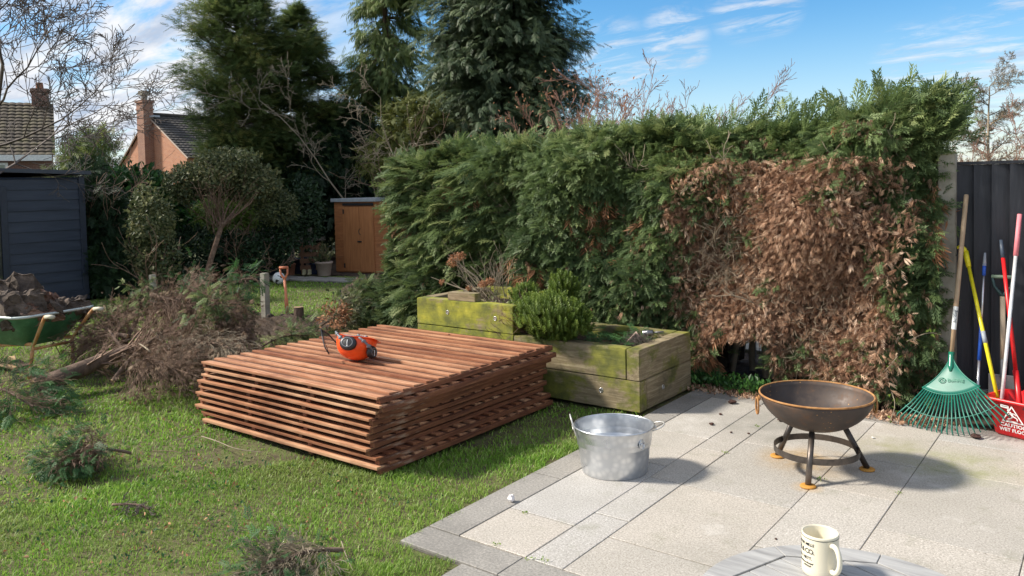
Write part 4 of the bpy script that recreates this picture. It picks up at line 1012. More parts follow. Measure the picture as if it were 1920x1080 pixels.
pole('floor_mop', 'red mop pole with a dark blue-grey end cap, standing in the red bucket', 'mop', inb(.15, .13, .03), onY(1877, 450, 6.44),
     [('ferrule', .0, .30, .019, .017, red), ('shaft', .30, .90, .0125, .0125, red), ('end_cap', .90, 1, .014, .011, dgrey)])
r, d = pole('window_pole', 'silver telescopic pole with blue grip and blue-grey tip behind the green rake', 'pole', G(1815, 800, .03)+np.array([.02, .20, 0]), onY(1847, 474, 6.455),
     [('shaft', .0, .35, .0095, .0095, alu), ('grip', .35, .57, .0125, .0125, blue), ('upper_shaft', .57, .86, .0085, .0085, alu), ('collar', .86, .93, .011, .012, blue), ('tip', .92, 1.0, .0125, .007, flat('grey tip', (.35, .38, .42), .4))])
# pruning pole
yt = Vector(tuple(onY(1812, 480, 6.44))); yb = inb(.055, .08, .06)
r, d = pole('pruning_pole', 'bright yellow pole with a black hooked pruning blade at its top', 'pruning saw', yb, yt,
     [('shaft', 0, .95, .0125, .0125, yel), ('clamp', .46, .53, .0145, .0145, flat('grey clamp', (.3, .33, .36), .5)), ('head', .93, 1.03, .016, .02, yel)])
q = d.normalized(); bm = BM(); h0 = d*1.02
tube(bm, [h0, h0+Vector((-.012, 0, .03)), h0+Vector((-.032, 0, .045)), h0+Vector((-.055, -.005, .035))], [.017, .016, .015, .010], 10); obj('hook', bm, yel, r, True)
bm = BM(); a0 = h0+Vector((-.01, -.015, -.005)); bl = [a0, a0+Vector((-.05, -.01, -.02)), a0+Vector((-.10, -.02, -.035)), a0+Vector((-.05, -.01, -.008)), a0+Vector((0, 0, .014))]
A_ = [bm.verts.new(p) for p in bl]; B_ = [bm.verts.new(p+Vector((0, -.003, 0))) for p in bl]; bm.faces.new(A_[::-1]); bm.faces.new(B_)
for i in range(5): bm.faces.new((A_[i], A_[(i+1) % 5], B_[(i+1) % 5], B_[i]))
obj('blade', bm, MT['black'], r)
# spade with D-grip
sp0 = Vector(tuple(onY(1881, 800, 6.40))); sp1 = Vector(tuple(onY(1880, 556, 6.44))); r = thing('spade', 'spade with a sage green D grip and a short wooden shaft behind the mop poles', 'spade', (sp0.x, 6.36, 0)); o = r.location
d = sp1-Vector((sp0.x, 6.36, .15)); base = Vector((0, 0, .35)); tp = sp1-o
bm = BM(); tube(bm, [base+Vector((0, .02, 0)), tp], [.018, .017], 14); obj('shaft', bm, pm('pale shaft', [(.5, .38, .25), (.62, .5, .35)], 6, .6, .1, sc=(3, 3, .5)), r, True)
gm = flat('sage plastic', (.17, .24, .17), .5); gd = flat('dark green grip', (.03, .07, .07), .5)
bm = BM(); w = .062
for s_ in (-1, 1): tube(bm, [tp, tp+Vector((s_*.02, 0, .03)), tp+Vector((s_*.05, 0, .07)), tp+Vector((s_*w, 0, .135))], [.014, .011, .009, .009], 8)
obj('yoke', bm, gd, r, True)
bm = BM(); tube(bm, [tp+Vector((-w-.006, 0, .137)), tp+Vector((w+.006, 0, .137))], .0125, 12); obj('grip', bm, gm, r, True)
bm = BM(); box(bm, (0, .0, .17), (.17, .012, .29)); tube(bm, [(0, .0, .3), (0, .01, .42)], [.02, .019], 10); obj('blade', bm, flat('dull steel', (.25, .25, .26), .45, .7), r, bevel=.002)

# ------------------------------------------------------------------ plants in the beds
def build_heather():
    o = np.array([-3.93, 5.42, .45]); r = thing('evergreen_shrub', 'bright green bushy heath shrub growing over the corner where the two raised beds meet', 'shrub', o)
    P, F, R = [], [], []
    blobs = [(G(1030, 600, .62)+np.array([0, .02, 0]), .30, .2, .17, 900), (onY(1075, 615, 5.22), .16, .12, .13, 380), (onY(985, 600, 5.30), .17, .12, .14, 380), (onY(1060, 550, 5.62), .10, .10, .15, 260), (onY(985, 560, 5.45), .11, .1, .1, 220), (onY(1045, 545, 5.65), .06, .06, .14, 120), (onY(1020, 590, 5.35), .22, .15, .14, 600), (onY(1035, 630, 5.20), .2, .1, .08, 400)]
    for c, a, b, h, n in blobs:
        d = nrm(RNG.normal(0, 1, (n, 3))*np.array([1, 1, .9])); d[:, 2] = np.where(d[:, 2] < -.4, -d[:, 2], d[:, 2]); rad = RNG.uniform(.6, 1.05, n)[:, None]
        P.append(c+d*rad*np.array([a, b, h])); F.append(d*.5+np.array([0, 0, 1.0])+RNG.normal(0, .2, (n, 3))); R.append(RNG.random(n))
    P, F, R = np.concatenate(P), np.concatenate(F), np.concatenate(R); k = P[:, 2] > .43; P, F, R = P[k], F[k], R[k]
    V, FF, RR = scatter(T_SPRIG, P, F, RNG.normal(0, 1, P.shape), RNG.uniform(.045, .075, len(P)), R); np_mesh('foliage', V-o, FF, MT['heather'], r, {'rnd': RR})
    segs = []
    for i in range(46): limb(o+np.array([random.uniform(-.05, .05), random.uniform(-.1, 0), -.05]), (random.gauss(0, .9), random.gauss(-.2, .7), .6), .34, .006, 1, segs, .5, .05, 4, .2, .0015)
    V, FF, RR = tubes_np(segs, 4); np_mesh('stems', V-o, FF, MT['twig'], r)
build_heather()
def build_hydrangea():
    o = np.array([-4.72, 5.75, .60]); r = thing('hydrangea', 'leafless hydrangea with dried brown flower heads in the tall raised bed', 'shrub', o)
    heads = [(onY(848, 492, 5.66), .062), (onY(862, 480, 5.62), .055), (onY(852, 483, 5.70), .05), (onY(905, 533, 5.55), .045), (onY(918, 528, 5.6), .045), (onY(829, 528, 5.6), .028), (onY(880, 540, 5.75), .03)]
    segs = []
    for h, s in heads:
        for k in range(3):
            b = o+np.array([random.uniform(-.08, .25), random.uniform(-.08, .05), 0]); m1 = b*.5+h*.5+np.array([random.uniform(-.05, .05), 0, .03]); e = h if k == 0 else h+np.array([random.uniform(-.12, .12), random.uniform(-.05, .1), random.uniform(-.1, .05)])
            segs.append([*b, *m1, .0045, .0035]); segs.append([*m1, *e, .0035, .002])
    for i in range(16): limb(o+np.array([random.uniform(-.1, .3), random.uniform(-.05, .05), 0]), (random.gauss(.1, .5), random.gauss(0, .3), 1), random.uniform(.25, .5), .004, 1, segs, .5, .02, 2, .12, .0015)
    V, F, R = tubes_np(segs, 5); np_mesh('stems', V-o, F, MT['paletwig'], r)
    for h, s in heads:
        n = int(170*s/.05); d = nrm(RNG.normal(0, 1, (n, 3))); P = h+d*s*np.array([1, 1, .75])*RNG.uniform(.6, 1, n)[:, None]
        V, F, R = scatter(T_LEAF, P, RNG.normal(0, 1, (n, 3)), d+RNG.normal(0, .4, (n, 3)), RNG.uniform(.014, .024, n)); np_mesh('flower_head', V-o, F, MT['rust'], r, {'rnd': R})
    n = 90; P = o+np.stack([RNG.uniform(-.1, .5, n), RNG.uniform(-.3, .05, n), RNG.uniform(.0, .12, n)], -1)
    V, F, R = scatter(T_LEAF, P, RNG.normal(0, 1, (n, 3)), RNG.normal(0, .4, (n, 3))+np.array([0, -.3, 1]), RNG.uniform(.03, .06, n), RNG.uniform(.6, 1, n)); np_mesh('leaves', V-o, F, MT['viburnum'], r, {'rnd': R})
build_hydrangea()
def build_bedstuff():
    # clump of pulled-out roots
    c = onY(1195, 630, 5.45); c[2] = .45; r = thing('root_ball', 'dry grey tangle of pulled-up roots lying on the lower raised bed', 'roots', c)
    segs = []
    for i in range(260):
        a = random.uniform(0, 2*pi); limb((.11*cos(a)*random.random(), .08*sin(a)*random.random(), random.uniform(-.01, .05)), (random.gauss(0, 1), random.gauss(0, 1), random.gauss(.1, .5)), random.uniform(.06, .12), .0016, 0, segs, wig=.55, rmin=.0009, nseg=6)
    V, F, R = tubes_np(segs, 3); k = V[:, 2] < -.06; V[k, 2] = -.06; np_mesh('roots', V, F, MT['greytwig'], r)
    bm = BM(); tube(bm, [(-.10, -.04, -.05), (-.085, -.03, .0), (-.04, -.01, .05), (-.01, 0, .085), (.01, 0, .05)], [.004, .006, .006, .009, .012], 8); obj('rope_end', bm, pm('pink rope', [(.5, .33, .25), (.62, .45, .36)], 40, .8, .3), r, True)
    p = Vector(tuple(onY(1207, 634, 5.62))); p.z = .497; e = Vector((.9, .25, .12)).normalized(); r = thing('spotlight', 'small black and silver garden spotlight on a spike lying on the bed edge', 'garden light', p)
    bm = BM(); tube(bm, [e*0, e*.004, e*.05, e*.054, e*.075, e*.08], [.021, .026, .026, .022, .022, .01], 18); obj('housing', bm, flat('dull chrome', (.2, .2, .21), .3, .8), r, True)
    bm = BM(); tube(bm, [e*-.003, e*.008], .0275, 18); tube(bm, [e*.03, e*.036], .0272, 18); obj('bezel', bm, flat('silver', (.55, .55, .56), .3, .9), r, True)
    bm = BM(); tube(bm, [e*-.004, e*-.0035], .021, 18); obj('lens', bm, flat('dark glass', (.03, .008, .02), .15), r, True)
    bm = BM(); tube(bm, [e*.075, e*.16], [.008, .006], 8); obj('spike', bm, flat('grey spike', (.12, .12, .12), .4, .5), r, True)
    # cypress cuttings lying along the lower bed
    n = 150; P = np.stack([RNG.uniform(-3.65, -2.85, n), RNG.uniform(5.3, 5.92, n), RNG.uniform(.40, .47, n)], -1)
    V, F, R = scatter(T_CY, P, RNG.normal(0, 1, (n, 3))*np.array([1, 1, .2]), RNG.normal(0, .3, (n, 3))+np.array([0, 0, 1]), RNG.uniform(.08, .15, n), RNG.uniform(.3, .9, n))
    tag(np_mesh('conifer_clippings', V, F, MT['fresh'], None, {'rnd': R}), 'green conifer clippings scattered on the soil of the lower raised bed', 'clippings', kind='stuff')
build_bedstuff()

# ------------------------------------------------------------------ summerhouse, shed and houses
def planks(bm, c, ux, L, z0, z1, h, nrm_, lip=.012):
    """horizontal weatherboards on a vertical plane from c along ux, L long"""
    c, ux, n = Vector(c), Vector(ux), Vector(nrm_); z = z0
    while z < z1-1e-4:
        t = min(h, z1-z); a = [c+n*lip+Vector((0, 0, z)), c+ux*L+n*lip+Vector((0, 0, z)), c+ux*L+Vector((0, 0, z+t)), c+Vector((0, 0, z+t)), c+Vector((0, 0, z)), c+ux*L+Vector((0, 0, z))]
        v = [bm.verts.new(p) for p in a]; bm.faces.new((v[0], v[1], v[2], v[3])); bm.faces.new((v[4], v[5], v[1], v[0])); bm.faces.new((v[0], v[3], v[4])); bm.faces.new((v[1], v[5], v[2]))
        z += h
def build_summerhouse():
    X, Y1, Y0 = -13.40, 6.12, 1.6
    r = thing('summerhouse', 'dark blue weatherboarded garden office at the left edge of the lawn', 'summerhouse', (X, Y1, 0))
    m = pm('navy paint', [(.012, .02, .036), (.02, .03, .052), (.03, .042, .066)], 3, .5, .3, .003, sc=(1, .3, 3)); trim = flat('navy trim', (.018, .026, .045), .45)
    def zt(y): return 2.03+.045*(Y1-y)
    bm = BM(); planks(bm, (0, -(Y1-Y0), 0), (0, 1, 0), (Y1-Y0)-.09, .16, 1.98, .163, (1, 0, 0), .016); planks(bm, (-3, 0, 0), (1, 0, 0), 3, .16, 1.98, .163, (0, 1, 0), .016)
    box(bm, (-1.52, -(Y1-Y0)/2, 1.0), (2.98, Y1-Y0-.04, 1.95)); obj('walls', bm, m, r)
    bm = BM(); box(bm, (0.012, -.045, 1.0), (.03, .09, 1.98)); box(bm, (-.0, -(Y1-Y0)/2, .08), (.05, Y1-Y0+.02, .155)); obj('corner_trim', bm, trim, r, bevel=.003)
    bm = BM(); a = [(.10, .08, 2.02), (.10, -(Y1-Y0), 2.02+.03*(Y1-Y0)), (-3.2, -(Y1-Y0), 2.02+.03*(Y1-Y0)), (-3.2, .08, 2.02)]; lo = [bm.verts.new(p) for p in a]; hi = [bm.verts.new((p[0], p[1], p[2]+.06)) for p in a]
    bm.faces.new(lo[::-1]); bm.faces.new(hi); [bm.faces.new((lo[i], lo[(i+1) % 4], hi[(i+1) % 4], hi[i])) for i in range(4)]; obj('roof', bm, flat('roof edge', (.05, .06, .08), .5), r)
    yw = onX(5, 450, X)[1]-Y1
    bm = BM(); box(bm, (.025, yw+.02, 1.12), (.05, .09, 1.45)); box(bm, (.025, yw-.72, .415), (.05, 1.39, .07)); box(bm, (.025, yw-.72, 1.82), (.05, 1.39, .07)); wf = obj('window', bm, trim, r, bevel=.003)
    g, nt, b = newmat('window glass'); b.inputs['Base Color'].default_value = (.05, .05, .045, 1); b.inputs['Roughness'].default_value = .04; b.inputs['Specular IOR Level'].default_value = .9
    bm = BM(); box(bm, (.02, yw-.72, 1.12), (.01, 1.38, 1.36)); obj('pane', bm, g, wf)
build_summerhouse()
def build_shed():
    A_ = G(621, 512); x0, y0 = -12.75, 10.75; Wd, Dp, hz = 1.03, 2.2, 1.44
    r = thing('garden_shed', 'small orange-brown shiplap shed with double doors and a grey roof edge', 'shed', (x0, y0, 0), (0, 0, radians(8)))
    m, nt, b = newmat('orange-brown shiplap'); t = tex(nt, 5, 7, .7, (.6, .6, 5)); c = ramp(nt, t, [(.3, (.24, .085, .028)), (.55, (.40, .15, .05)), (.75, (.5, .21, .08))]); nt.links.new(c, b.inputs['Base Color']); b.inputs['Roughness'].default_value = .65; bump(nt, b, t, .3, .003)
    md = pm('orange-brown doors', [(.32, .12, .04), (.46, .19, .07)], 5, .6, .2, sc=(5, 5, .5))
    bm = BM(); planks(bm, (0, 0, 0), (1, 0, 0), Wd, .03, hz, .105, (0, -1, 0), .008); planks(bm, (Wd, 0, 0), (0, 1, 0), Dp, .03, hz, .105, (1, 0, 0), .008); planks(bm, (0, 0, 0), (0, 1, 0), Dp, .03, hz, .105, (-1, 0, 0), .008)
    box(bm, (Wd/2, Dp/2, hz/2), (Wd-.01, Dp-.01, hz-.02)); obj('walls', bm, m, r)
    bm = BM(); box(bm, (Wd/2, Dp/2, hz+.03), (Wd+.12, Dp+.1, .07)); rf = obj('roof', bm, flat('grey felt trim', (.3, .33, .36), .7), r, bevel=.004)
    for k, (xa, xb) in enumerate(((.24, .66), (.665, Wd-.02))):
        bm = BM(); box(bm, ((xa+xb)/2, -.022, hz/2-.03), (xb-xa, .022, hz-.14)); d = obj('door', bm, md, r, bevel=.002)
        bm = BM(); 
        if k: tube(bm, arc((xa+.03, -.036, .84), .05, -pi/2, pi/2, 8, (-1, 0, 0), (0, 0, 1.2)), .006, 6); box(bm, (xa, -.04, .64), (.10, .012, .03)); obj('latch', bm, MT['black'], d)
        else: box(bm, (xa+.02, -.036, hz-.20), (.03, .01, .09)); obj('hinge', bm, MT['black'], d); bm = BM(); box(bm, (xa+.02, -.036, .15), (.03, .01, .09)); obj('hinge', bm, MT['black'], d)
    bm = BM(); box(bm, ((Wd+.24)/2, -.03, hz-.055), (Wd-.26, .03, .05)); obj('door_header', bm, MT['black'], r)
build_shed()
def brickmat(name, c1, c2, mortar, s):
    m, nt, b = newmat(name); tc = nt.nodes.new('ShaderNodeTexCoord'); mp = nt.nodes.new('ShaderNodeMapping'); mp.inputs['Rotation'].default_value = (radians(90), 0, 0); nt.links.new(tc.outputs['Object'], mp.inputs[0])
    sp = nt.nodes.new('ShaderNodeSeparateXYZ'); nt.links.new(tc.outputs['Object'], sp.inputs[0]); cb = nt.nodes.new('ShaderNodeCombineXYZ'); nt.links.new(mul(nt, sp.outputs[0], sp.outputs[1], 'ADD'), cb.inputs[0]); nt.links.new(sp.outputs[2], cb.inputs[1])
    br = nt.nodes.new('ShaderNodeTexBrick'); nt.links.new(cb.outputs[0], br.inputs[0]); br.inputs['Scale'].default_value = s; br.inputs['Color1'].default_value = (*c1, 1); br.inputs['Color2'].default_value = (*c2, 1); br.inputs['Mortar'].default_value = (*mortar, 1)
    br.inputs['Brick Width'].default_value = .225; br.inputs['Row Height'].default_value = .075; br.inputs['Mortar Size'].default_value = .009
    nt.links.new(mixc(nt, rng(nt, tex(nt, .9, 6, .7), .45, .65, 0, .35), br.outputs[0], tuple(x*.6 for x in c1)), b.inputs['Base Color']); b.inputs['Roughness'].default_value = .9; return m
def roof_mesh(bm, p0, ux, L, down, Ls, pitchx=.30, row=.32):
    """rows of rounded tiles: p0 ridge corner, ux along ridge, down vector along slope"""
    p0, ux, dn = Vector(p0), Vector(ux).normalized(), Vector(down).normalized(); n = ux.cross(dn).normalized()
    if n.z < 0: n = -n
    nx = int(L/pitchx*4); ny = int(Ls/row); z = lambda i: .028*abs(sin(pi*i/4))
    for j in range(ny):
        a = [bm.verts.new(p0+ux*(L*i/nx)+dn*(j*row)+n*z(i)) for i in range(nx+1)]; c = [bm.verts.new(p0+ux*(L*i/nx)+dn*((j+1)*row)+n*(z(i)+.05)) for i in range(nx+1)]
        e = [bm.verts.new(q.co-n*.05) for q in c]
        for i in range(nx): bm.faces.new((a[i], a[i+1], c[i+1], c[i])); bm.faces.new((c[i], c[i+1], e[i+1], e[i]))
def build_houses():
    # gable-fronted brick house
    D = 52; C0 = foot(288, D); zr = zat(C0, 219); ze_ = 1.69+(350-292)/FPX*D*.97
    r = thing('brick_house', 'orange brick gable house with a tall chimney and dark tiled roof beyond the shrubs', 'house', C0)
    Rp, Lp = onY(350, 292, C0[1]), onY(224, 317, C0[1])
    g = Vector((1, 0, 0)); b = Vector((0, 1, 0)); xr, xl, ze, zl = Rp[0]-C0[0], Lp[0]-C0[0], Rp[2], Lp[2]; zr = float(zat(C0, 219))
    bk = brickmat('orange brick', (.52, .22, .11), (.42, .16, .08), (.42, .32, .25), 1.0); tile = pm('dark roof tiles', [(.03, .027, .025), (.055, .048, .043), (.085, .075, .065)], 1.5, .85, .2)
    bm = BM(); Ld = 11
    P_ = [(g*xl, 0), (g*xr, 0), (g*xr, ze), (Vector((0, 0, 0)), zr), (g*xl, zl)]
    f = [bm.verts.new(p+Vector((0, 0, z))) for p, z in P_]; k = [bm.verts.new(p+b*Ld+Vector((0, 0, z))) for p, z in P_]; bm.faces.new(f); bm.faces.new(k[::-1])
    for i in range(5): bm.faces.new((f[i], f[(i+1) % 5], k[(i+1) % 5], k[i]))
    obj('walls', bm, bk, r)
    bm = BM(); up = Vector((0, 0, .08)); roof_mesh(bm, Vector((0, 0, zr))+up-b*.12, b, Ld+.2, g*xr+Vector((0, 0, ze-zr)), (g*xr+Vector((0, 0, ze-zr))).length*1.12); rf = obj('roof', bm, tile, r)
    bm = BM(); roof_mesh(bm, Vector((0, 0, zr))+up-b*.12, b, Ld+.2, g*xl+Vector((0, 0, zl-zr)), (g*xl+Vector((0, 0, zl-zr))).length*1.02); obj('roof', bm, tile, r)
    bm = BM(); tube(bm, [Vector((0, 0, zr+.16))-b*.14, b*Ld+Vector((0, 0, zr+.16))], .13, 8); obj('ridge_tiles', bm, tile, rf, True)
    bm = BM(); w = g*(xr*1.08)+Vector((0, 0, (ze-zr)*1.08)); 
    for ww in (w, g*xl*1.03+Vector((0, 0, (zl-zr)*1.03))): tube(bm, [Vector((0, 0, zr+.04))-b*.13, Vector((0, 0, zr+.04))-b*.13+ww], .05, 6)
    obj('verge', bm, flat('verge mortar', (.42, .33, .26), .8), r)
    # chimney breast on the gable
    cw = .55; cx = g*.02-b*.30; ang = math.atan2(g.y, g.x); zc = zat(C0, 190); bm = BM()
    box(bm, (cx.x, cx.y, zc/2), (.86, .66, zc), ang); box(bm, (cx.x, cx.y, zc-.05), (1.0, .8, .16), ang); box(bm, (cx.x, cx.y, zc-.55), (.94, .74, .10), ang); ch = obj('chimney', bm, brickmat('chimney brick', (.32, .15, .09), (.25, .11, .07), (.3, .24, .2), 1.0), r)
    bm = BM(); lathe(bm, [(.0, zc), (.2, zc), (.17, zc+.34), (.0, zc+.34)], 12, c=(cx.x, cx.y, 0)); box(bm, (cx.x, cx.y, zc+.50), (.5, .5, .26), ang+.3); obj('chimney_pot', bm, MT['concrete'], ch)
    bm = BM(); box(bm, (g.x*.35, g.y*.35, zr-.02), (1.0, .5, .12), ang); obj('flashing', bm, flat('lead', (.35, .38, .42), .5), r)
    # house at the left edge with the mossy roof
    D = 40; C1 = foot(105, D); r = thing('tiled_house', 'house with a mossy dark tiled roof and brick chimney beyond the blue garden office', 'house', C1)
    zr = zat(C1, 197); ze = 1.69+(366-290)/FPX*(D-4); back = Vector(tuple(ray(112, 300))); back.z = 0; back.normalize(); b1 = Vector((-back.y, back.x, 0)); b1 = -b1; Ln = 12; dp = 4.2
    mossy, nt, bb = newmat('mossy tiles'); c = ramp(nt, tex(nt, 1.6, 6, .7), [(.3, (.045, .036, .028)), (.5, (.075, .06, .042)), (.66, (.11, .095, .05)), (.8, (.13, .13, .05))]); nt.links.new(c, bb.inputs['Base Color']); bb.inputs['Roughness'].default_value = .9
    sl = -back*dp+Vector((0, 0, ze-zr)); bm = BM(); roof_mesh(bm, Vector((.1, 0, zr+.06))-b1*Ln, b1, Ln+.1, sl, sl.length+.3); rf = obj('roof', bm, mossy, r)
    bkd = brickmat('dark brick', (.22, .10, .07), (.17, .08, .06), (.24, .19, .16), 1.0); bm = BM(); P_ = [(-back*dp, 0), (back*dp, 0), (back*dp, ze), (Vector(), zr), (-back*dp, ze)]
    f = [bm.verts.new(p+Vector((0, 0, z))) for p, z in P_]; k = [bm.verts.new(p-b1*Ln+Vector((0, 0, z))) for p, z in P_]; bm.faces.new(f); bm.faces.new(k[::-1])
    for i in range(5): bm.faces.new((f[i], f[(i+1) % 5], k[(i+1) % 5], k[i]))
    obj('walls', bm, bkd, r)
    ang = math.atan2(b1.y, b1.x); bm = BM(); p = -b1*Ln/2-back*(dp+.32); box(bm, (p.x, p.y, ze-.12), (Ln, .08, .26), ang); obj('fascia', bm, MT['white'], r)
    bm = BM(); p = -b1*2.6-back*(dp+.06); box(bm, (p.x, p.y, ze-1.0), (1.8, .1, 1.35), ang); w = obj('window', bm, MT['white'], r)
    gl, nt, bb = newmat('far glass'); bb.inputs['Base Color'].default_value = (.25, .28, .22, 1); bb.inputs['Roughness'].default_value = .1; bm = BM(); p = -b1*2.6-back*(dp+.12)
    for s in (-.42, .42): box(bm, (p.x+b1.x*s, p.y+b1.y*s, ze-1.0), (.72, .02, 1.15), ang)
    obj('pane', bm, gl, w)
    zc = zat(C1, 168); bm = BM(); p = -b1*.42; box(bm, (p.x, p.y, (zr-.6+zc)/2), (.72, .9, zc-zr+.6), ang); box(bm, (p.x, p.y, zc-.1), (.84, 1.02, .14), ang); ch = obj('chimney', bm, bkd, r); bm = BM(); lathe(bm, [(0, zc), (.18, zc), (.15, zc+.32), (0, zc+.32)], 12, c=(p.x, p.y, 0)); obj('chimney_pot', bm, MT['terracotta'], ch)
build_houses()

# ------------------------------------------------------------------ trees and shrubs of the background
def conifer(name, label, u, D, vtop, prof, tmpl, mat, nb, ns, size, droop=-.1, lean=0, extra=None, z0=.2, core=True, tone=(0, 1), group='conifers beyond the garden'):
    """prof: list of (picture row, half width in picture px); branches carry sprays near their ends"""
    C = foot(u, D); r = thing(name, label, 'tree', C, group=group); k = D/FPX
    zs = [zat(C, v) for v, _ in prof]; ws = [w*k for _, w in prof]; o = np.argsort(zs); zs = np.array(zs)[o]; ws = np.array(ws)[o]; zt = zs[-1]
    segs = [np.array([0, 0, 0, 0, 0, zt*.5, .16, .11]), np.array([0, 0, zt*.5, 0, 0, zt, .11, .02])]; P, F, R = [], [], []
    for i in range(nb):
        z = z0+(zt-z0)*random.random()**.9; L = np.interp(z, zs, ws)*random.choice((.6, .8, .9, 1, 1.18))*random.uniform(.85, 1.08); a = random.uniform(0, 2*pi)
        d = np.array([cos(a), sin(a), 0]); dz = droop*L+random.gauss(0, .08)*L; tip = np.array([0, 0, z])+d*L+np.array([0, 0, dz]); mid = np.array([0, 0, z])+d*L*.5+np.array([0, 0, dz*.2+.05*L])
        segs.append([0, 0, z, *mid, .02, .012]); segs.append([*mid, *tip, .012, .004]); tone_i = random.uniform(*tone)
        m = max(6, int(ns*(.4+L/ws.max()))); t = RNG.beta(2.2, 1.1, m)[:, None]; q = np.where(t < .5, mid*t*2+np.array([0, 0, z])*(1-2*t), mid*(2-2*t)+tip*(2*t-1))
        sp = (.06+.16*L*(1-np.abs(t-.6))); q = q+RNG.normal(0, 1, (m, 3))*sp*np.array([.8, .8, .42]); P.append(q)
        F.append(d*1.0+RNG.normal(0, .45, (m, 3))+np.array([0, 0, droop*1.5])); R.append(np.clip(tone_i*.6+.4*RNG.random(m), 0, 1))
    P, F, R = np.concatenate(P), np.concatenate(F), np.concatenate(R)
    V, FF, RR = scatter(tmpl, P, F, RNG.normal(0, .35, P.shape)+np.array([0, 0, 1]), size*RNG.uniform(.6, 1.25, len(P)), R); np_mesh('crown', V, FF, MT[mat], r, {'rnd': RR})
    V, FF, RR = tubes_np(segs, 5); np_mesh('trunk', V, FF, MT['bark'], r)
    return r
conifer('cypress_tree', 'broad green cypress tree with sunlit golden tips, leftmost of the conifers', 462, 19, -40,
        [(-60, 4), (-20, 26), (20, 58), (70, 84), (130, 108), (190, 96), (260, 66), (340, 78), (480, 75)], T_CYL, 'cypress', 400, 60, .26, .28, tone=(0, 1))
conifer('cypress_tree', 'narrower green cypress crowding the right side of the broad cypress', 572, 20, 20,
        [(14, 3), (50, 28), (110, 55), (180, 72), (280, 82), (400, 85), (500, 60)], T_CYL, 'cypress', 300, 60, .26, .22, tone=(0, .9))
conifer('weeping_cypress', 'thin drooping conifer with brown-green crown, between the two dense conifers', 735, 21, -100,
        [(-140, 30), (-20, 60), (80, 74), (200, 84), (300, 105), (400, 105), (500, 80)], T_DR, 'cypress', 230, 48, .26, -.35, tone=(0, .75))
conifer('spruce_tree', 'dense dark blue-green spruce tree, the tallest conifer behind the hedge', 955, 18.5, -260,
        [(-330, 10), (-120, 95), (0, 118), (100, 138), (200, 152), (250, 150), (320, 120), (420, 90)], T_FLAT, 'spruce', 620, 90, .30, -.22, tone=(0, 1))
conifer('fir_tree', 'low dark fir tree filling the gap above the orange shed', 640, 20.5, 215,
        [(190, 12), (230, 60), (300, 110), (380, 125), (430, 110), (500, 60)], T_FLAT, 'darkleaf', 260, 70, .32, -.25, tone=(0, 1), z0=.9)

def bare_tree(name, label, u, D, h, mat, spec, lean=(0, 0, 1), r0=.05, up=.03, group=None, depth=4, kids=5, spread=.55, wig=.12, rmin=.004, trunks=1, shrink=.55, base=None, tipleaf=None, start=.25, nseg=8, cat='tree'):
    C = foot(u, D) if base is None else np.array(base, float); r = thing(name, label, cat, C, group=group); segs, tips = [], []
    for t in range(trunks):
        l = np.array(lean)+(RNG.normal(0, spec, 3)*np.array([1, 1, .2]) if trunks > 1 else 0)
        limb(RNG.normal(0, .04*(trunks > 1), 3)*np.array([1, 1, 0]), l, h*random.uniform(.8, 1.1), r0, depth, segs, spread, up, kids, wig, rmin, shrink, tips, nseg, start)
    V, F, R = tubes_np(segs, 3); np_mesh('branches', V, F, MT[mat], r)
    if tipleaf:
        tp = np.array([t[0] for t in tips]); n = tipleaf[1]; ii = RNG.integers(0, len(tp), n); P = tp[ii]+RNG.normal(0, tipleaf[2], (n, 3))
        V, F, R = scatter(T_LEAF, P, RNG.normal(0, 1, (n, 3)), RNG.normal(0, 1, (n, 3)), tipleaf[3]*RNG.uniform(.6, 1.3, n)); np_mesh('leaves', V, F, MT[tipleaf[0]], r, {'rnd': R})
    return r
def seed(n): 
    global RNG
    random.seed(n); RNG = np.random.default_rng(n)
seed(5); bare_tree('birch_tree', 'bare birch tree reaching in from the left edge above the blue garden office', -150, 11.5, 5.4, 'greytwig', 0, lean=(.30, .22, 1), r0=.06, up=.02, depth=4, kids=7, spread=.75, wig=.13, rmin=.0045, shrink=.6)
seed(8); bare_tree('bare_ash_tree', 'leafless grey-branched tree in front of the weeping conifer', 735, 16.8, 4.4, 'paletwig', .3, lean=(0, 0, 1), r0=.03, depth=3, kids=6, spread=.75, wig=.2, rmin=.005, trunks=4, shrink=.42)
seed(9); bare_tree('bare_shrub', 'leafless reddish shrub rising over the hedge right of the spruce', 1225, 12.5, 2.65, 'redtwig', .42, r0=.02, depth=3, kids=6, spread=.5, wig=.12, rmin=.0035, trunks=9, shrink=.5, cat='shrub')
seed(10); bare_tree('beech_shrub', 'shrub with dry red-brown leaves at the right foot of the spruce', 1140, 13.5, 2.75, 'redtwig', .25, r0=.02, depth=3, kids=5, spread=.5, wig=.12, rmin=.004, trunks=5, tipleaf=('rust', 900, .12, .05), cat='shrub')
seed(11); bare_tree('buddleia', 'dry brown buddleia with old flower heads poking over the hedge before the spruce', 1030, 9.6, 2.0, 'paletwig', .22, r0=.016, depth=2, kids=6, spread=.55, wig=.12, rmin=.004, trunks=13, shrink=.35, start=.55, tipleaf=('rust', 1500, .04, .022), cat='shrub')
seed(12); bare_tree('larch_tree', 'leafless larch with a straight orange-brown trunk beyond the black fence', 1856, 26, 4.9, 'paletwig', 0, lean=(.0, 0, 1), r0=.08, up=.0, depth=3, kids=22, spread=1.0, wig=.04, rmin=.0045, shrink=.36, start=.12, nseg=14)
seed(13); bare_tree('far_bare_tree', 'distant pale leafless tree between the two houses', 212, 60, 5.6, 'paletwig', .2, r0=.07, depth=3, kids=6, spread=.5, wig=.1, rmin=.012, trunks=3, group=None)
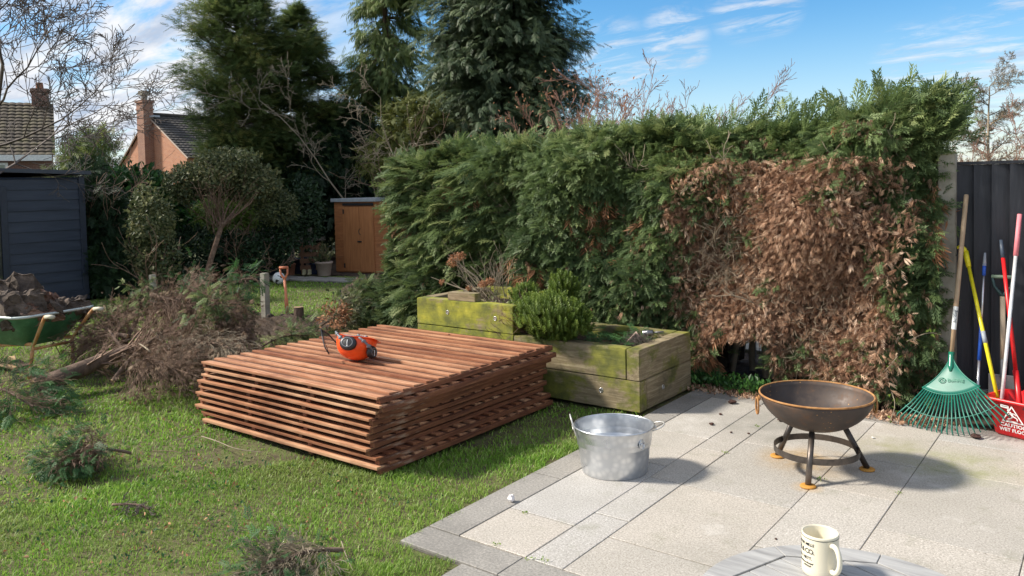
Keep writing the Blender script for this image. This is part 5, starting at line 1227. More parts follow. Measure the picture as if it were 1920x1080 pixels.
seed(14); bare_tree('apple_tree', 'leafless tree behind the black fence at the right edge of the picture', 1905, 17, 3.3, 'redtwig', .4, r0=.03, depth=3, kids=6, spread=.6, wig=.15, rmin=.005, trunks=5)

def leafy(name, label, cat, o, blobs, tmpl, mat, size, stems=None, fw=None, stemmat='twig', tonev=True):
    r = thing(name, label, cat, o); P, F, N, R = [], [], [], []
    for c, rad, n in blobs:
        d = nrm(RNG.normal(0, 1, (n, 3))); k = RNG.uniform(.62, 1.06, n)[:, None]*(1+.12*np.sin(d[:, :1]*7)*np.cos(d[:, 2:3]*6)); P.append(np.array(c)-o+d*k*np.array(rad)); F.append(d*.6+RNG.normal(0, .6, (n, 3))+(np.array(fw) if fw else 0)); N.append(d+RNG.normal(0, .5, (n, 3))+np.array([0, 0, .4])); R.append(np.clip(RNG.random(n)*.75+.25*RNG.random(), 0, 1))
    P, F, N, R = map(np.concatenate, (P, F, N, R)); k = P[:, 2]+o[2] > -.02; P, F, N, R = P[k], F[k], N[k], R[k]
    V, FF, RR = scatter(tmpl, P, F, N, size*RNG.uniform(.6, 1.3, len(P)), R); np_mesh('foliage', V, FF, MT[mat], r, {'rnd': RR})
    if stems:
        V, FF, RR = tubes_np(stems, 5); np_mesh('stems', V, FF, MT[stemmat], r)
    return r
def stemset(o, n, h, spread_, r0=.02, depth=2, rm=.004):
    s = []
    for i in range(n): limb(np.array([random.gauss(0, .05), random.gauss(0, .05), 0]), (random.gauss(0, spread_), random.gauss(0, spread_), 1), h*random.uniform(.8, 1.1), r0, depth, s, .6, .03, 4, .14, rm)
    return s
seed(20)
o = G(245, 540, 0)-np.array([.5, 0, 0]); o[2] = 0; D0 = (o-np.array([0, 0, H]))@CW
def pd(u, v, D): return atD(u, v, D)
leafy('laurel_shrub', 'dark glossy laurel shrub behind the corner of the blue garden office', 'shrub', foot(240, 15.3), [(pd(245, 390, 15.3), (.85, .9, .75), 5200), (pd(195, 400, 15.0), (.5, .6, .7), 2600), (pd(300, 400, 15.3), (.45, .5, .72), 2600), (pd(250, 500, 15.2), (1.0, .8, .75), 4200), (pd(215, 345, 15.3), (.5, .4, .25), 900)], T_LEAF, 'laurel', .13, stemset(None, 9, 1.9, .35))
leafy('conifer_bush', 'loose dark green conifer bush hanging beside the end of the blue garden office', 'shrub', foot(190, 13.6), [(pd(195, 440, 13.6), (.32, .4, .75), 1100), (pd(200, 520, 13.5), (.4, .4, .5), 800), (pd(165, 330, 14), (.35, .3, .2), 200)], T_CY, 'darkleaf', .26, stemset(None, 4, 1.7, .2))
leafy('young_conifer', 'small feathery conifer top showing above the office roof before the houses', 'tree', foot(165, 20), [(pd(165, 300, 20), (.7, .6, .5), 520), (pd(185, 270, 20), (.35, .3, .3), 160), (pd(150, 350, 20), (.8, .7, .6), 400)], T_CYL, 'cypress', .34, stemset(None, 5, 2.4, .25), fw=(0, 0, .5))
leafy('ivy_shrub', 'grey-green ivy-clad shrub with twisted stems before the laurel', 'shrub', foot(285, 12.6), [(pd(285, 415, 12.6), (.34, .34, .42), 1500), (pd(275, 375, 12.6), (.2, .2, .25), 420), (pd(300, 480, 12.6), (.34, .3, .4), 900), (pd(262, 470, 12.6), (.2, .2, .4), 420)], T_LEAF, 'viburnum', .075, stemset(None, 8, 1.0, .25, .018, 1))
# spreading evergreen on a leaning trunk
o = foot(378, 14.2); vb = [(pd(400, 330, 14.6), (.72, .6, .30), 3600), (pd(350, 345, 14.4), (.3, .4, .33), 1700), (pd(470, 345, 14.8), (.62, .5, .35), 3400), (pd(430, 300, 14.6), (.6, .5, .2), 1900), (pd(520, 390, 15), (.35, .4, .32), 1500)]
st = []; a = pd(378, 492, 14.2)-o; a[2] = 0; b1 = pd(415, 425, 14.3)-o; b2 = pd(440, 400, 14.4)-o
st += [np.array([*a, *b1, .055, .045]), np.array([*b1, *b2, .045, .03])]
for i in range(9): e = pd(random.uniform(345, 500), random.uniform(330, 370), 14.5)-o; m_ = (b1+e)/2+RNG.normal(0, .06, 3); st += [np.array([*b1, *m_, .022, .015]), np.array([*m_, *e, .015, .006])]
for i in range(22): limb(b1+RNG.normal(0, .1, 3), (random.gauss(0, .8), random.gauss(0, .6), 1), .8, .008, 1, st, .5, .02, 3, .15, .003)
leafy('viburnum', 'dome-shaped evergreen shrub on a leaning bare trunk, before the broad cypress', 'shrub', o, vb, T_LEAF, 'viburnum', .075, st, stemmat='twig')
leafy('sunlit_bush', 'yellow-green bush glowing in the sun behind the leaning viburnum trunk', 'shrub', foot(420, 17), [(pd(400, 420, 17), (1.0, .5, .45), 1500), (pd(460, 405, 17), (.7, .5, .45), 1000), (pd(340, 430, 17), (.5, .4, .5), 600)], T_LEAF, 'heather', .11, stemset(None, 8, 1.6, .4))
leafy('ivy_bank', 'low dark ivy growing along the old picket fence below the viburnum', 'ivy', foot(450, 14.9), [(pd(360, 470, 14.9), (.8, .3, .45), 2200), (pd(440, 475, 15.2), (.8, .3, .42), 2600), (pd(520, 445, 15.4), (.5, .3, .6), 2000), (pd(570, 400, 15.8), (.5, .3, .7), 1300)], T_LEAF, 'darkleaf', .085, stemset(None, 8, .8, .5))
leafy('olive_shrub', 'yellow-green broom-like shrub at the foot of the weeping conifer', 'shrub', foot(770, 17), [(pd(760, 250, 17), (.5, .5, .7), 420), (pd(800, 215, 17), (.4, .4, .4), 240), (pd(720, 300, 17), (.5, .5, .4), 260)], T_DR, 'golden', .26, stemset(None, 6, 2.6, .2))
# shrubs that close the view far behind everything
for k, (u, D, w, h, m) in enumerate(((560, 24, 2.6, 3.2, 'darkleaf'), (700, 23, 2.4, 2.8, 'darkleaf'), (860, 22, 2.2, 2.6, 'spruce'), (330, 24, 2.4, 1.6, 'laurel'), (1010, 20, 1.8, 2.3, 'darkleaf'))):
    c = foot(u, D); leafy('garden_thicket', ['dense dark thicket closing the gap left of the orange shed', 'dark thicket behind the orange shed roof', 'dark evergreen thicket under the left side of the spruce', 'evergreen thicket below the brick gable house', 'dark thicket behind the dry buddleia'][k], 'shrub', c, [(c+np.array([0, 0, h*.45]), (w*.5, w*.5, h*.55), 3600)], T_LEAF, m, .2, stemset(None, 6, h*.6, .3))

# ------------------------------------------------------------------ things at the far end of the lawn
def build_far():
    pk = pm('old grey pickets', [(.12, .10, .08), (.25, .22, .18)], 6, .9, .4, sc=(3, 3, .5)); a, b = foot(478, 16.6), foot(612, 16.9); a[2] = b[2] = 0
    r = thing('picket_fence', 'old grey picket fence in the shade left of the orange shed', 'fence', a); d = Vector(tuple(b-a)); L = d.length; d.normalize(); ang = math.atan2(d.y, d.x); n = int(L/.19)
    for i in range(n):
        p = d*(i*.19+random.uniform(-.01, .01)); h = .86+random.uniform(-.05, .05); bm = BM(); box(bm, (p.x, p.y, h/2), (.085, .02, h), ang); 
        e = Matrix.Rotation(ang, 3, 'Z') @ Vector((.0425, 0, 0)); vs = []
        for s_ in (-1, 1):
            q = Matrix.Rotation(ang, 3, 'Z') @ Vector((0, .01*s_, 0)); vs.append([bm.verts.new(p+q+t) for t in (-e+Vector((0, 0, h)), e+Vector((0, 0, h)), Vector((0, 0, h+.05)))])
        bm.faces.new(vs[0]); bm.faces.new(vs[1][::-1]); [bm.faces.new((vs[0][k], vs[0][(k+1) % 3], vs[1][(k+1) % 3], vs[1][k])) for k in range(3)]
        obj('picket', bm, pk, r)
    q = Matrix.Rotation(ang, 3, 'Z') @ Vector((0, .025, 0))
    for z in (.25, .66): bm = BM(); m = d*L/2+q; box(bm, (m.x, m.y, z), (L, .03, .07), ang); obj('rail', bm, pk, r)
    # pallet leaning by the shed
    c = foot(583, 16.0); r = thing('wooden_pallet', 'small weathered red-brown pallet standing before the picket fence', 'pallet', c)
    pm_ = pm('old pallet wood', [(.16, .08, .05), (.28, .15, .09)], 6, .9, .3); cr = Vector(tuple(CR)); ca = math.atan2(cr.y, cr.x)
    for i in range(4): bm = BM(); box(bm, (0, 0, .14+.135*i), (.42, .02, .09), ca); obj('slat', bm, pm_, r)
    for s_ in (-1, 1): bm = BM(); p = cr*.17*s_+Vector((-CR[1]*.03, CR[0]*.03, 0)); box(bm, (p.x, p.y, .33), (.05, .035, .62), ca); obj('upright', bm, pm_, r)
    def pot(name, label, u, v, w, h, m, plant=None, rim=True, D=None, grp=None):
        c = G(u, v) if D is None else foot(u, D); dd = (c-np.array([0, 0, H]))@CW; w = w*dd/FPX/2; h = h*dd/FPX; r = thing(name, label, 'plant pot', c, group=grp)
        bm = BM(); pr = [(0, 0), (w*.66, 0), (w*.70, .01), (w*.92, h*.84)]+([(w*1.0, h*.85), (w*1.02, h*.97), (w*.98, h)] if rim else [(w*.96, h)])+[(w*.9, h), (w*.86, h*.86), (0, h*.86)]; lathe(bm, pr, 28); obj('pot_wall', bm, m, r, True)
        bm = BM(); lathe(bm, [(w*.87, h*.865), (0, h*.875)], 20); obj('compost', bm, MT['soil'], r)
        if plant:
            mat, n, pw, ph, size, tmpl = plant; pw *= dd/FPX/2; ph *= dd/FPX; dr = nrm(RNG.normal(0, 1, (n, 3))); dr[:, 2] = np.abs(dr[:, 2]); P = np.array([0, 0, h*.9])+dr*np.array([pw, pw, ph])*RNG.uniform(.3, 1, n)[:, None]
            V, F, R = scatter(tmpl, P, dr+np.array([0, 0, .6]), RNG.normal(0, 1, (n, 3)), size*RNG.uniform(.6, 1.2, n)); np_mesh('plant', V, F, MT[mat], r, {'rnd': R})
            sg = []; [limb((0, 0, h*.85), (random.gauss(0, .5), random.gauss(0, .5), 1), ph*.8, .006, 1, sg, .5, .02, 3, .15, .002) for _ in range(7)]; V, F, R = tubes_np(sg, 3); np_mesh('stems', V, F, MT['twig'], r)
    blue_ = pm('navy glazed pot', [(.015, .02, .045), (.03, .04, .08)], 5, .25, 0); taupe = pm('taupe pot', [(.30, .22, .18), (.42, .33, .27)], 5, .7, .1)
    pot('plant_pot', 'large taupe plant pot with a leafy shrub beside the orange shed', 608, 517, 33, 27, taupe, ('viburnum', 130, 28, 36, .09, T_LEAF))
    pot('plant_pot', 'dark blue pot just left of the taupe pot with sparse twigs', 590, 514, 20, 22, blue_, ('viburnum', 90, 26, 30, .08, T_LEAF))
    pot('plant_pot', 'big navy glazed pot standing empty in the row by the fence', 562, 513, 28, 30, blue_)
    pot('plant_pot', 'terracotta pot half hidden behind the football', 545, 516, 20, 22, MT['terracotta'])
    pot('plant_pot', 'navy pot holding the right one of two round green heath plants', 515, 519, 24, 20, blue_, ('heather', 520, 30, 16, .05, T_SPRIG))
    pot('plant_pot', 'navy pot holding the left one of two round green heath plants', 495, 515, 24, 18, blue_, ('heather', 520, 30, 18, .05, T_SPRIG))
    pot('plant_pot', 'red-brown terracotta pot with yellow-green shoots behind the brush pile', 402, 528, 24, 19, MT['terracotta'], ('heather', 40, 16, 12, .07, T_LEAF))
    # pair of small cream ornaments
    c = G(576, 515); r = thing('garden_boots', 'pair of tiny cream boot ornaments between the dark pots', 'ornament', c)
    for s_ in (-.055, .055): bm = BM(); p = cr*s_; box(bm, (p.x, p.y, .055), (.07, .07, .11), ca); box(bm, (p.x+CR[1]*.05, p.y-CR[0]*.05, .02), (.06, .08, .04), ca); obj('boot', bm, flat('cream resin', (.6, .55, .35), .6), r, bevel=.012, seg=2)
    # football
    c = G(523, 533); r = thing('football', 'white football with black patches on the lawn before the pots', 'ball', c+np.array([0, 0, .11]))
    bm = BM(); bmesh.ops.create_icosphere(bm, subdivisions=4, radius=.11); m, nt, b = newmat('ball skin'); t = tex(nt, 9, 0, .5, kind='voronoi'); tt = tex(nt, 4.5, 1, .5, dist=1.5); nt.links.new(mixc(nt, rng(nt, tt, .57, .60), (.8, .8, .8), (.02, .02, .02)), b.inputs['Base Color']); b.inputs['Roughness'].default_value = .35; obj('cover', bm, m, r, True)
    # paving edge before the shed
    bm = BM(); a = G(470, 530); 
    for i in range(7): p = G(500+38*i, 522+1.2*i); box(bm, (p[0], p[1], .012), (.42, .5, .04), random.uniform(-.1, .1))
    tag(obj('stepping_path', bm, MT['border'], bevel=.008), kind='structure')
    # concrete posts left of the old hedge
    for (u, v0, v1, lab) in ((499, 605, 512, 'short concrete post stub on the lawn beside the orange spade'), (288, 560, 515, 'grey concrete post stub behind the brush pile, under the ivy shrub')):
        c = G(u, v0) if u == 499 else foot(u, 12.2); h = zat(c, v1); bm = BM(); box(bm, (0, 0, h/2-.05), (.09 if u == 499 else .07, .085, h+.1), radians(8)); bmesh.ops.bevel(bm, geom=bm.edges[:], offset=.007, segments=2, affect='EDGES'); tag(obj('concrete_stub', bm, MT['concrete'], loc=tuple(c)), lab, 'post')
    # orange spade
    c = G(540, 604); top = zat(c, 499); orange = pm('worn orange handle', [(.45, .13, .06), (.68, .22, .10), (.75, .32, .18)], 9, .55, .1); r = thing('garden_spade', 'orange-handled spade standing upright in the soil next to the tree stump', 'spade', c, (radians(2), radians(-1.5), 0))
    k = cr; bm = BM(); tube(bm, [(0, 0, .10), (0, 0, .30), (0, 0, .31), (0, 0, top-.17)], [.022, .024, .0175, .0165], 12); obj('shaft', bm, orange, r, True)
    bm = BM(); z0 = top-.18; w = .048
    for s_ in (-1, 1): tube(bm, [Vector((0, 0, z0)), Vector((0, 0, z0+.03))+k*s_*.012, Vector((0, 0, z0+.08))+k*s_*.043, Vector((0, 0, z0+.155))+k*s_*w], [.017, .014, .0125, .0125], 8)
    tube(bm, [Vector((0, 0, z0+.16))-k*(w+.008), Vector((0, 0, z0+.16))+k*(w+.008)], .0175, 12); obj('grip', bm, orange, r, True)
    bm = BM(); box(bm, (0, 0, -.02), (.17, .012, .26), ca); tube(bm, [(0, 0, .06), (0, 0, .2)], [.02, .018], 8); obj('blade', bm, flat('muddy steel', (.14, .11, .09), .7, .4), r, bevel=.003)
    # stump of the felled conifer
    def log_bm(R, Ln, n=26, m=9, rough=.08, taper=0.0, bendz=0):
        bm = BM(); rings = []
        for j in range(m+1):
            rr = R*(1-taper*j/m); rings.append([bm.verts.new(((rr*(1+rough*sin(5*a+j*.6)+rough*random.uniform(-.6, .6))*cos(a)), (rr*(1+rough*sin(3*a+1))*sin(a)), Ln*j/m)) for a in [2*pi*i/n for i in range(n)]])
        for A_, B_ in zip(rings, rings[1:]):
            for i in range(n): bm.faces.new((A_[i], A_[(i+1) % n], B_[(i+1) % n], B_[i]))
        f0 = bm.faces.new(rings[0][::-1]); f1 = bm.faces.new(rings[-1]); f0.material_index = 1; f1.material_index = 1; return bm
    c = G(561, 606); h = zat(c, 575); tag(obj('tree_stump', log_bm(.062, h+.03, rough=.06), [MT['bark'], MT['cutwood']], loc=(c[0], c[1], -.03)), 'short sawn conifer stump with a pale cut top behind the panel stack', 'tree stump')
    # disturbed soil round the stump
    def mound(name, lab, c, sx, sy, h, rz=0, cat='soil heap'):
        n = 46; bm = BM(); g = [[None]*n for _ in range(n)]
        for i in range(n):
            for j in range(n):
                x, y = (i/(n-1)*2-1), (j/(n-1)*2-1); q = max(0, 1-x*x-y*y)**.7; z = q*h*(1+.45*sin(x*9+y*4)*cos(y*8))+q*random.uniform(-.25, .35)*h-.02
                X_, Y_ = x*sx, y*sy; g[i][j] = bm.verts.new((X_*cos(rz)-Y_*sin(rz), X_*sin(rz)+Y_*cos(rz), z))
        for i in range(n-1):
            for j in range(n-1): bm.faces.new((g[i][j], g[i+1][j], g[i+1][j+1], g[i][j+1]))
        return tag(obj(name, bm, MT['soil'], loc=(c[0], c[1], -.03), smooth=True), lab, cat)
    mound('soil_heap', 'low heap of dug dark soil round the orange spade and the stump', G(520, 610), 1.2, .55, .12, radians(15)); mound('soil_heap', 'reddish soil mound with dry roots right of the green prunings', G(700, 548), .6, .45, .22, .3)
    # wheelbarrow heaped with stump pieces
    gl, gr = G(84, 594, .60), G(192, 577, .62); mid = (gl+gr)/2; lat = Vector((gr[0]-gl[0], gr[1]-gl[1], 0)); wd = lat.length; lat.normalize(); fw = Vector((-lat.y, lat.x, 0))
    rz = math.atan2(lat.y, lat.x)+radians(18); r = thing('wheelbarrow', 'green wheelbarrow with orange rusty frame, heaped with rotten stump pieces', 'wheelbarrow', (mid[0], mid[1], 0), (0, 0, rz))
    gpan, nt, b = newmat('worn green pan'); t = tex(nt, 3.5, 6, .7); nt.links.new(ramp(nt, t, [(.35, (.03, .12, .06)), (.55, (.07, .24, .13)), (.66, (.2, .34, .24)), (.74, (.35, .17, .05))]), b.inputs['Base Color']); b.inputs['Roughness'].default_value = .5
    fr = pm('rusty orange tube', [(.32, .13, .05), (.55, .27, .10), (.6, .38, .2)], 10, .6, .3); pale = flat('cream grip', (.55, .5, .38), .6); galv = flat('pale rim', (.5, .55, .52), .45, .4)
    hw = wd/2; lv = [(-.20, .20, .42, .98, .30, .06), (-.36, .36, .24, 1.22, .56, .12), (-.40, .40, .20, 1.28, .60, .13)]
    def ring(x0, x1, y0, y1, z, rr):
        out = []
        for cx, cy, a0 in ((x1-rr, y1-rr, 0), (x0+rr, y1-rr, pi/2), (x0+rr, y0+rr, pi), (x1-rr, y0+rr, 1.5*pi)):
            for i in range(8): a = a0+pi/2*i/7; out.append((cx+rr*cos(a), cy+rr*sin(a), z))
        return out
    bm = BM(); rings = [[bm.verts.new(p) for p in ring(*l)] for l in lv]
    for A_, B_ in zip(rings, rings[1:]):
        n = len(A_); [bm.faces.new((A_[i], A_[(i+1) % n], B_[(i+1) % n], B_[i])) for i in range(n)]
    bm.faces.new(rings[0][::-1]); obj('pan', bm, gpan, r, True); bm = BM(); tube(bm, [Vector(p) for p in ring(*lv[2])], .014, 8, closed=True); obj('pan_rim', bm, galv, r, True)
    for s_ in (-1, 1):
        x = hw*s_; bm = BM(); tube(bm, [(x, 0, .60), (x*.98, .06, .60), (x*.92, .14, .52), (x*.8, .30, .33), (x*.55, .9, .27), (x*.25, 1.38, .2)], .0165, 10); tube(bm, [(x*.8, .32, .33), (x*.84, .34, .15), (x*.9, .36, .01)], .0165, 10); obj('frame_tube', bm, fr, r, True)
        bm = BM(); tube(bm, [(x*1.0, -.06, .605), (x, .0, .605), (x*.98, .05, .60)], .0195, 10); obj('grip', bm, pale, r, True)
    bm = BM(); tube(bm, [(-hw*.82, .33, .28), (hw*.82, .33, .28)], .014, 8); obj('cross_brace', bm, fr, r, True)
    bm = BM(); tube(bm, [(-.0+0, 1.42+.16*cos(t), .19+.16*sin(t)) for t in np.linspace(0, 2*pi, 33)[:-1]], .04, 10, closed=True); wl = obj('wheel', bm, MT['black'], r, True); bm = BM(); tube(bm, [(-.03, 1.42, .19), (.03, 1.42, .19)], [.11, .11], 20); obj('hub', bm, fr, wl, True)
    W_ = lambda x, y, z: Vector((mid[0], mid[1], 0))+Matrix.Rotation(rz, 3, 'Z') @ Vector((x, y, z))
    wood = pm('rotten stump wood', [(.035, .026, .021), (.09, .066, .05), (.17, .125, .095)], 7, .95, .9, .02, sc=(1, 1, .5)); wr = pm('split red wood', [(.09, .045, .032), (.2, .11, .075), (.34, .22, .15)], 6, .95, .8, .02, sc=(1, 1, .3))
    for (x, y, z, R_, Ln, rx, ry, lab, mt) in ((-.20, .42, .66, .15, .34, 88, 62, 'dark stump chunk on the left of the wheelbarrow, its broken end outward', wood), (-.07, .78, .76, .18, .34, 75, 25, 'biggest dark stump piece on top of the wheelbarrow load', wood), (.12, .50, .66, .09, .52, 70, -58, 'long split piece with reddish wood leaning across the wheelbarrow load', wr), (.16, .32, .60, .11, .42, 84, -82, 'dark crumbly log lying along the near rim of the wheelbarrow', wood), (-.12, .30, .60, .09, .3, 90, 75, 'small knotty brown stump piece low in the near left of the wheelbarrow', wr)):
        bm = log_bm(R_, Ln, 30, 12, .10, .15)
        for v in bm.verts: q_ = 1+.16*sin(v.co.z*31+v.co.x*25)+.12*sin(v.co.y*47+2); v.co.x *= q_; v.co.y *= q_; v.co += Vector(RNG.normal(0, .011, 3)); v.co.z += .05*sin(v.co.x*22)*sin(v.co.y*17)
        p = W_(x, y, z); o_ = obj('stump_piece', bm, mt, smooth=False, loc=p, rot=(radians(rx), 0, rz+radians(ry))); bmc = [v.co for v in o_.data.vertices]; cc = sum(bmc, Vector())/len(bmc)
        for v in o_.data.vertices: v.co -= cc
        tag(o_, lab, 'wood', 'stump pieces heaped in the wheelbarrow')
build_far()

# ------------------------------------------------------------------ cut branches and brushwood
def branch(name, label, p0, p1, r0, n_side, side_len, fol=None, twig='twig', sag=.05, spread=.5, cat='branch', group=None, gravity=-.05, fine=2, flatten=.6, r1=.006, t0=.15, zmin=.005):
    p0, p1 = np.array(p0, float), np.array(p1, float); r = thing(name, label, cat, p0, group=group); d = p1-p0; L = np.linalg.norm(d); u = d/L; N_ = 14; pts = []
    ph = random.uniform(0, 6)
    for i in range(N_+1): t = i/N_; q = d*t+np.array([0, 0, sag*4*t*(1-t)])+np.cross(u, [0, 0, 1])*.035*L*sin(t*5+ph); pts.append(q)
    bm = BM(); tube(bm, pts, [r0+(r1-r0)*(i/N_) for i in range(N_+1)], 10, cap=False); st = obj('stem', bm, MT['bark'], r, True)
    bm = BM(); e = Vector(tuple(pts[0])); w = (Vector(tuple(pts[1]))-e).normalized(); tube(bm, [e-w*.004, e+w*.004], r0*.97, 12); obj('cut_end', bm, MT['cutwood'], st)
    segs, tips = [], []
    for i in range(n_side):
        t = t0+(1-t0)*random.random(); k = int(t*N_); q = pts[min(k, N_-1)]*(1-(t*N_-k))+pts[min(k+1, N_)]*(t*N_-k); s = RNG.normal(0, 1, 3)*np.array([1, 1, flatten]); s = nrm(s-u*(s@u)); a = spread*random.uniform(.5, 1.4); dd = u*cos(a)+s*sin(a)
        limb(q, dd, side_len*random.uniform(.5, 1.15)*(1.1-.5*t), max(.0022, r0*.16), fine, segs, .45, gravity, 4, .11, .0013, .5, tips, 6, .2)
    segs = np.array([np.asarray(s) for s in segs]); segs[:, 2] = np.maximum(segs[:, 2], zmin-p0[2]); segs[:, 5] = np.maximum(segs[:, 5], zmin-p0[2]); V, F, R = tubes_np(segs, 3); np_mesh('twigs', V, F, MT[twig], r)
    if fol:
        mat, n, size, tm = fol; tp = np.array([t[0] for t in tips]); td = np.array([t[1] for t in tips]); ii = RNG.integers(0, len(tp), n); P = tp[ii]+RNG.normal(0, .03, (n, 3)); P[:, 2] = np.maximum(P[:, 2], zmin+.01-p0[2])
        V, F, R = scatter(tm, P, td[ii]+RNG.normal(0, .4, (n, 3)), RNG.normal(0, .5, (n, 3))+np.array([0, 0, 1]), size*RNG.uniform(.6, 1.3, n)); k = V[:, 2] < zmin-p0[2]; V[k, 2] = zmin-p0[2]; np_mesh('foliage', V, F, MT[mat], r, {'rnd': R})
    return r
seed(31)
def q3(u, v, z): return G(u, v, z)
GB = 'cut branches heaped left of the panel stack'
branch('felled_trunk', 'thickest felled conifer trunk in the brush heap, its pale sawn end towards the lawn', q3(66, 728, .09), q3(300, 640, .28), .085, 40, .45, None, 'twig', .03, .7, 'log', None, -.02, 2, t0=.3, r1=.04)
branch('cut_branch', 'long dark branch lying on top of the felled trunk', q3(205, 668, .16), q3(300, 575, .42), .035, 30, .4, None, 'twig', .04, .7, group=GB)
# the great drooping fan of dead twigs
for i, (a, b, n, L, lab) in enumerate(((q3(215, 715, .08), q3(372, 590, .52), 95, .75, 'dead brown conifer limb sweeping up to the right through the heap'), (q3(250, 720, .06), q3(415, 640, .35), 95, .62, 'dead limb with dense fine twigs at the foot of the heap beside the panels'), (q3(330, 560, .62), q3(420, 680, .12), 90, .6, 'dead limb whose twigs hang down beside the corner of the panel stack'),
                                     (q3(300, 590, .50), q3(400, 600, .48), 90, .55, 'brown limb crowning the middle of the heap'), (q3(240, 630, .35), q3(140, 675, .12), 50, .36, 'twiggy brown limb fanning out towards the wheelbarrow'), (q3(300, 575, .42), q3(215, 600, .40), 60, .4, 'grey-brown twiggy limb arching towards the wheelbarrow handle'), (q3(235, 700, .1), q3(330, 690, .3), 80, .5, 'matted dead twigs low at the front of the heap'))):
    branch('dead_branch', lab, a, b, .022, int(n*1.15), L, ('brown', 420, .06, T_TF) if i != 4 else None, 'twig', .1, .55, group=GB, gravity=-.12 if i in (0, 2) else -.04)
branch('cut_branch', 'smooth brown limb with a white sawn end jutting out on top of the heap', q3(286, 553, .72), q3(392, 556, .74), .026, 34, .4, None, 'twig', -.04, .6, group=GB)
for i, (a, b, n, lab) in enumerate(((q3(380, 640, .25), q3(400, 572, .7), 420, 'green conifer bough hanging over the right side of the heap'), (q3(436, 640, .10), q3(428, 575, .6), 650, 'deep green conifer bough standing right beside the panel stack corner'), (q3(400, 560, .6), q3(462, 522, .88), 130, 'arching green frond reaching up right above the heap'),
                                    (q3(290, 600, .3), q3(262, 540, .7), 150, 'grey-green sprig standing at the back left of the heap'), (q3(340, 560, .5), q3(375, 515, .85), 170, 'tall green sprig at the back of the heap below the viburnum'), (q3(405, 600, .35), q3(440, 580, .45), 200, 'bright green bough spilling right from the heap'), (q3(230, 640, .2), q3(205, 600, .45), 90, 'small green sprig among the twigs near the wheelbarrow'))):
    branch('green_bough', lab, a, b, .014, 22, .24, ('fresh' if i in (2, 4, 5) else 'hedge', int(n*.7), .11, T_CY), 'twig', .04, .7, group='green conifer boughs in the brush heap')
for a, b, n, L, lab in ((q3(240, 660, .25), q3(180, 610, .42), 80, .45, 'dark twiggy limb on the left shoulder of the heap'), (q3(300, 560, .62), q3(425, 585, .62), 90, .42, 'dead brown limb lying across the top of the heap'), (q3(270, 600, .40), q3(355, 560, .70), 80, .45, 'dead brown limb rising at the back of the heap'), (q3(350, 600, .45), q3(445, 610, .35), 90, .45, 'dead brown limb at the right shoulder of the heap'), (q3(330, 650, .30), q3(425, 655, .42), 90, .42, 'tan twiggy limb in the middle front of the heap')):
    branch('dead_branch', lab, a, b, .016, n, L, ('brown', 420, .06, T_TF), 'paletwig' if 'tan' in lab else 'twig', .05, .7, group=GB, gravity=-.08)
# prunings behind and right of the stack
branch('green_pruning', 'grey-green conifer pruning heaped behind the far corner of the panel stack', q3(600, 610, .05), q3(700, 565, .28), .014, 46, .34, ('hedge', 900, .13, T_CY), 'twig', .1, .9, group='prunings behind the panel stack')
branch('green_pruning', 'sparse pruning with dry twigs between the stump and the panel stack', q3(590, 622, .04), q3(660, 585, .25), .012, 40, .34, ('viburnum', 420, .06, T_LEAF), 'paletwig', .05, .9, group='prunings behind the panel stack')
branch('green_pruning', 'pruning with small pale leaves left of the far panel corner', q3(490, 650, .03), q3(580, 630, .06), .010, 34, .22, ('hedge', 260, .12, T_CY), 'twig', .05, .9, group='prunings behind the panel stack')
branch('dead_cutting', 'cutting with crumpled tan leaves beside the far corner of the panel stack', q3(615, 620, .05), q3(632, 590, .28), .01, 16, .16, ('rust', 420, .05, T_LEAF), 'twig', .02, .8)
branch('green_pruning', 'low twiggy pruning at the foot of the hedge end', q3(700, 590, .04), q3(770, 570, .3), .012, 40, .4, ('hedge', 650, .15, T_CY), 'twig', .05, .9, group='prunings behind the panel stack')
# dead clump and loose twigs on the open lawn
branch('brush_clump', 'clump of green and browned conifer twigs on the lawn left of the panel stack', q3(245, 850, .03), q3(130, 868, .05), .010, 60, .28, ('fresh', 260, .10, T_CY), 'twig', .05, .9, flatten=.28, group='brush clumps on the lawn')
branch('dead_cutting', 'browned twigs in the middle of the lawn clump left of the panel stack', q3(200, 850, .05), q3(165, 855, .10), .006, 26, .14, ('brown', 160, .05, T_DR), 'twig', .02, .9)
branch('brush_clump', 'brushwood with bare roots and a green tuft at the bottom edge of the lawn', q3(640, 1030, .03), q3(500, 1072, .03), .012, 110, .26, ('fresh', 200, .08, T_CY), 'paletwig', .03, 1.0, flatten=.28, group='brush clumps on the lawn')
branch('brush_clump', 'brown and green brushwood at the left picture edge before the wheelbarrow', q3(-60, 740, .05), q3(70, 760, .08), .012, 60, .45, ('fresh', 420, .12, T_CY), 'twig', .08, .9, flatten=.28, group='brush clumps on the lawn')
branch('brush_clump', 'flat scrap of grey bark and twigs in the lawn halfway to the camera', q3(215, 945, .01), q3(280, 955, .02), .007, 18, .10, None, 'greytwig', .01, .9, group='brush clumps on the lawn')
def stick(label, pts, r, m='paletwig'):
    P_ = [Vector(tuple(G(u, v, z))) for u, v, z in pts]; o = P_[0].copy(); bm = BM(); q = [p-o for p in P_]
    for _ in range(2):
        n = [q[0]]
        for a, b in zip(q, q[1:]): n += [a.lerp(b, .25), a.lerp(b, .75)]
        q = n+[q[-1]]
    tube(bm, q, [r*(1-.6*i/(len(q)-1)) for i in range(len(q))], 6); tag(obj('twig', bm, MT[m], None, True, loc=o), label, 'twig', 'loose twigs on the lawn')
stick('long thin pale twig curving on the grass in front of the panel stack', [(378, 818, .03), (410, 828, .05), (440, 842, .04), (490, 848, .03)], .004)
